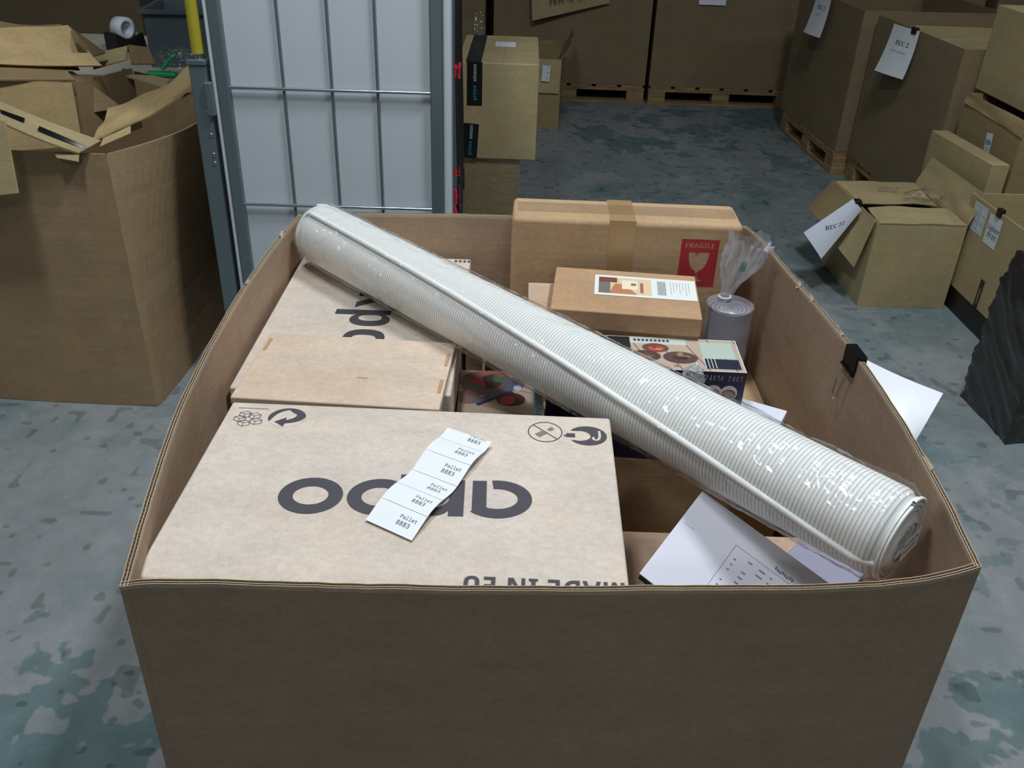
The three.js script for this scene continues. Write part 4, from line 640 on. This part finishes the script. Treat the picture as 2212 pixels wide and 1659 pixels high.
// ------------------------------------------------------------------ cartons on the right
{
  const t = openCarton('rec_carton', 'half-open carton with a hanging REC sheet on the floor at right', [0.345, 0.348, 0.50], [1.518, 0, -3.478], M.olive, { turn: 0.03, flaps: [['f', 0.155, -Math.PI / 2 + 0.06, M.olive, 0.006], ['b', 0.268, -Math.PI / 2 - 0.02, M.olive, 0.006], ['r', 0.12, 0.35]] });
  // left flap: torn into two, both swung out and down
  part('flap', S([-0.178, 0.35, -0.02], [-0.178, 0.35, 0.24], [-0.215, 0.16, 0.235], [-0.26, 0.22, -0.0], 0.004, { bow: -0.015 }), M.olive, t); part('flap', S([-0.178, 0.352, -0.248], [-0.178, 0.352, -0.02], [-0.245, 0.22, -0.03], [-0.275, 0.235, -0.22], 0.004, { bow: -0.01 }), M.oliveDark, t);
  print('handwriting', t, 0.10, 0.05, 1500, (g, W, H) => { g.fillStyle = '#4a4838'; g.font = `${H * 0.7}px sans-serif`; g.textAlign = 'center'; g.fillText('BH17', W / 2, H * 0.75); }, onTop(0.0, 0.368, -0.11));
}
{ const q = part(numbered('plastic_wrapper'), crumple(0.24, 0.05, 0.16, 6.6), M.black, scene); q.position.set(1.47, 0.30, -3.40); q.userData = { label: 'black shiny packing in the opening of the REC carton', category: 'packing' }; }
{ const q = part(numbered('bubble_wrap'), crumple(0.16, 0.05, 0.09, 4.4), M.film, scene); q.position.set(1.62, 0.378, -3.48); q.userData = { label: 'tuft of clear bubble wrap sticking out of the REC carton', category: 'packing' }; }
{
  const t = thing('hanging_sheet', 'white REC 22 sheet drooping from the clip on the half-open carton', 'paper');
  const g = S([1.315, 0.372, -3.42], [1.312, 0.372, -3.30], [1.20, 0.165, -3.30], [1.16, 0.215, -3.45], 0.0007, { nx: 16, ny: 16, bow: 0.012 }); const uv = g.attributes.uv; const L = 0.12, Hh = V(1.315, 0.372, -3.42).distanceTo(V(1.16, 0.215, -3.45)); for (let k = 0; k < uv.count; k++) uv.setXY(k, uv.getX(k) / L, uv.getY(k) / Hh);
  part('sheet', g, new THREE.MeshStandardMaterial({ roughness: 0.4, side: THREE.DoubleSide, map: canvasTex(480, 820, (x, W, H) => { x.fillStyle = '#dde5f2'; x.fillRect(0, 0, W, H); x.fillStyle = '#2c2f38'; x.save(); x.translate(W * 0.5, H * 0.52); x.rotate(-1.0); x.textAlign = 'center'; x.font = 'bold 92px serif'; x.fillText('REC 22', 0, 0); x.restore(); }) }), t);
  part('clip', box(0.025, 0.03, 0.035, 1.330, 0.362, -3.40, 0.004), M.black, t);
}
{
  const t = openCarton('labelled_carton', 'open carton with two white labels standing on a low black base at right', [0.46, 0.36, 0.46], [1.952, 0.0905, -3.085], M.olive, { turn: 0.03 });
  print('shipping_label', t, 0.10, 0.105, 1600, (g, W, H) => { g.fillStyle = '#cfd8dc'; g.fillRect(0, 0, W, H); g.strokeStyle = '#77828a'; g.lineWidth = 3; for (let r = 0; r < 3; r++) for (let c = 0; c < 2; c++) g.strokeRect(W * (0.08 + c * 0.44), H * (0.08 + r * 0.3), W * 0.4, H * 0.25); g.fillStyle = '#8b959c'; for (let i = 0; i < 10; i++) g.fillRect(W * 0.12, H * (0.12 + i * 0.08), W * 0.3, 3); g.beginPath(); g.moveTo(W * 0.3, H * 0.4); g.lineTo(W * 0.8, H * 0.6); g.stroke(); }, onLeft(-0.2308, 0.292, -0.135), { solid: true });
  print('handwritten_label', t, 0.09, 0.11, 1600, (g, W, H) => { g.fillStyle = '#d4dcdf'; g.fillRect(0, 0, W, H); g.fillStyle = '#333b3c'; g.font = `italic bold ${H * 0.24}px serif`; g.fillText('Lighter', W * 0.04, H * 0.5, W * 0.9); g.fillText('99 01', W * 0.12, H * 0.75); }, onLeft(-0.2312, 0.285, -0.02), { solid: true });
  print('tape_mark', t, 0.03, 0.11, 1600, (g, W, H) => { g.fillStyle = '#2c2a22'; g.fillRect(0, 0, W, H); g.fillStyle = '#77745f'; g.fillRect(W * 0.3, H * 0.3, W * 0.35, H * 0.55); }, onLeft(-0.2308, 0.056, 0.02), { solid: true });
  part('clip', box(0.02, 0.03, 0.03, -0.228, 0.36, -0.01, 0.004), M.black, t);
}
carton('black_base', 'low black base under the labelled carton at right', [0.46, 0.09, 0.50], [1.955, 0, -3.06], M.black, { category: 'pallet', turn: 0.03, r: 0.006 });  // plain black block filling the dark strip below the carton
carton('flat_carton', 'flat olive carton standing behind the labelled carton', [0.07, 0.55, 0.49], [1.79, 0, -3.585], M.olive, { turn: 0.08, r: 0.003 });
{
  const t = openCarton('torn_carton', 'brown carton with a torn upper edge and barcode label at the right edge', [0.42, 0.70, 0.50], [2.075, 0, -3.62], M.oliveDark, { turn: 0.02 });
  part('torn_edge', slab(V(-0.212, 0.705, -0.25), V(-0.212, 0.705, 0.25), V(-0.212, 0.645, 0.25), V(-0.212, 0.66, -0.25), 0.002, { nx: 30, ny: 4, wob: 0.008 }), M.scrap, t);
  print('barcode_label', t, 0.05, 0.10, 1800, (g, W, H) => { g.fillStyle = '#cbd5da'; g.fillRect(0, 0, W, H); g.fillStyle = '#5d666d'; for (let i = 0; i < 8; i++) g.fillRect(W * (0.12 + i * 0.055), H * 0.26, (i * 3) % 4 + 2, H * 0.2); g.fillRect(W * 0.62, H * 0.28, W * 0.22, H * 0.16); g.fillStyle = '#8b969c'; for (let i = 0; i < 5; i++) g.fillRect(W * 0.15, H * (0.56 + i * 0.05), W * 0.6, 3); g.fillStyle = '#3d8f6d'; g.fillRect(W * 0.08, H * 0.84, W * 0.3, H * 0.08); }, onLeft(-0.2135, 0.555, 0.03, 0.12), { solid: true });
}
carton('tall_carton', 'large plain carton on top of the torn carton at the right edge', [0.42, 0.33, 0.55], [2.13, 0.7055, -3.66], M.olive, { turn: 0.02, r: 0.004 });
{
  const t = thing('wrapped_bundle', 'bundle in black stretch film on the floor at the right edge', 'bundle', [1.70, 0, -2.43], 0.08), g = new THREE.BoxGeometry(0.40, 0.52, 0.27, 40, 60, 30), p = g.attributes.position;
  for (let i = 0; i < p.count; i++) { let x = p.getX(i), y = p.getY(i), z = p.getZ(i); const q1 = 1 - Math.abs(noise(x * 5 + z * 5, (y - (x - z) * 0.8) * 16, 2.5)) * 2, q2 = 1 - Math.abs(noise(x * 9 + z * 9, (y - (x - z) * 0.5) * 42, 7)) * 2; const f = 0.007 * q1 * q1 + 0.003 * q2 * q2; const k = 1 - 0.08 * ss(0.12, 0.26, y); p.setXYZ(i, (x + Math.sign(x) * f) * k, y + 0.262, (z + Math.sign(z) * f) * k); if (y < -0.255) p.setY(i, 0.002); }
  part('black_film', mergeVerts(g), M.blackWrap, t);
  part('film_tail', crumple(0.09, 0.06, 0.05, 9.1).translate(-0.19, 0.50, 0.09), M.bag, t, 'pale loose film end');
}
function mergeVerts(g) { g.deleteAttribute('normal'); g.deleteAttribute('uv'); const h = mergeVertices(g, 1e-5); h.computeVertexNormals(); return h; }

renderer.render(scene, camera);
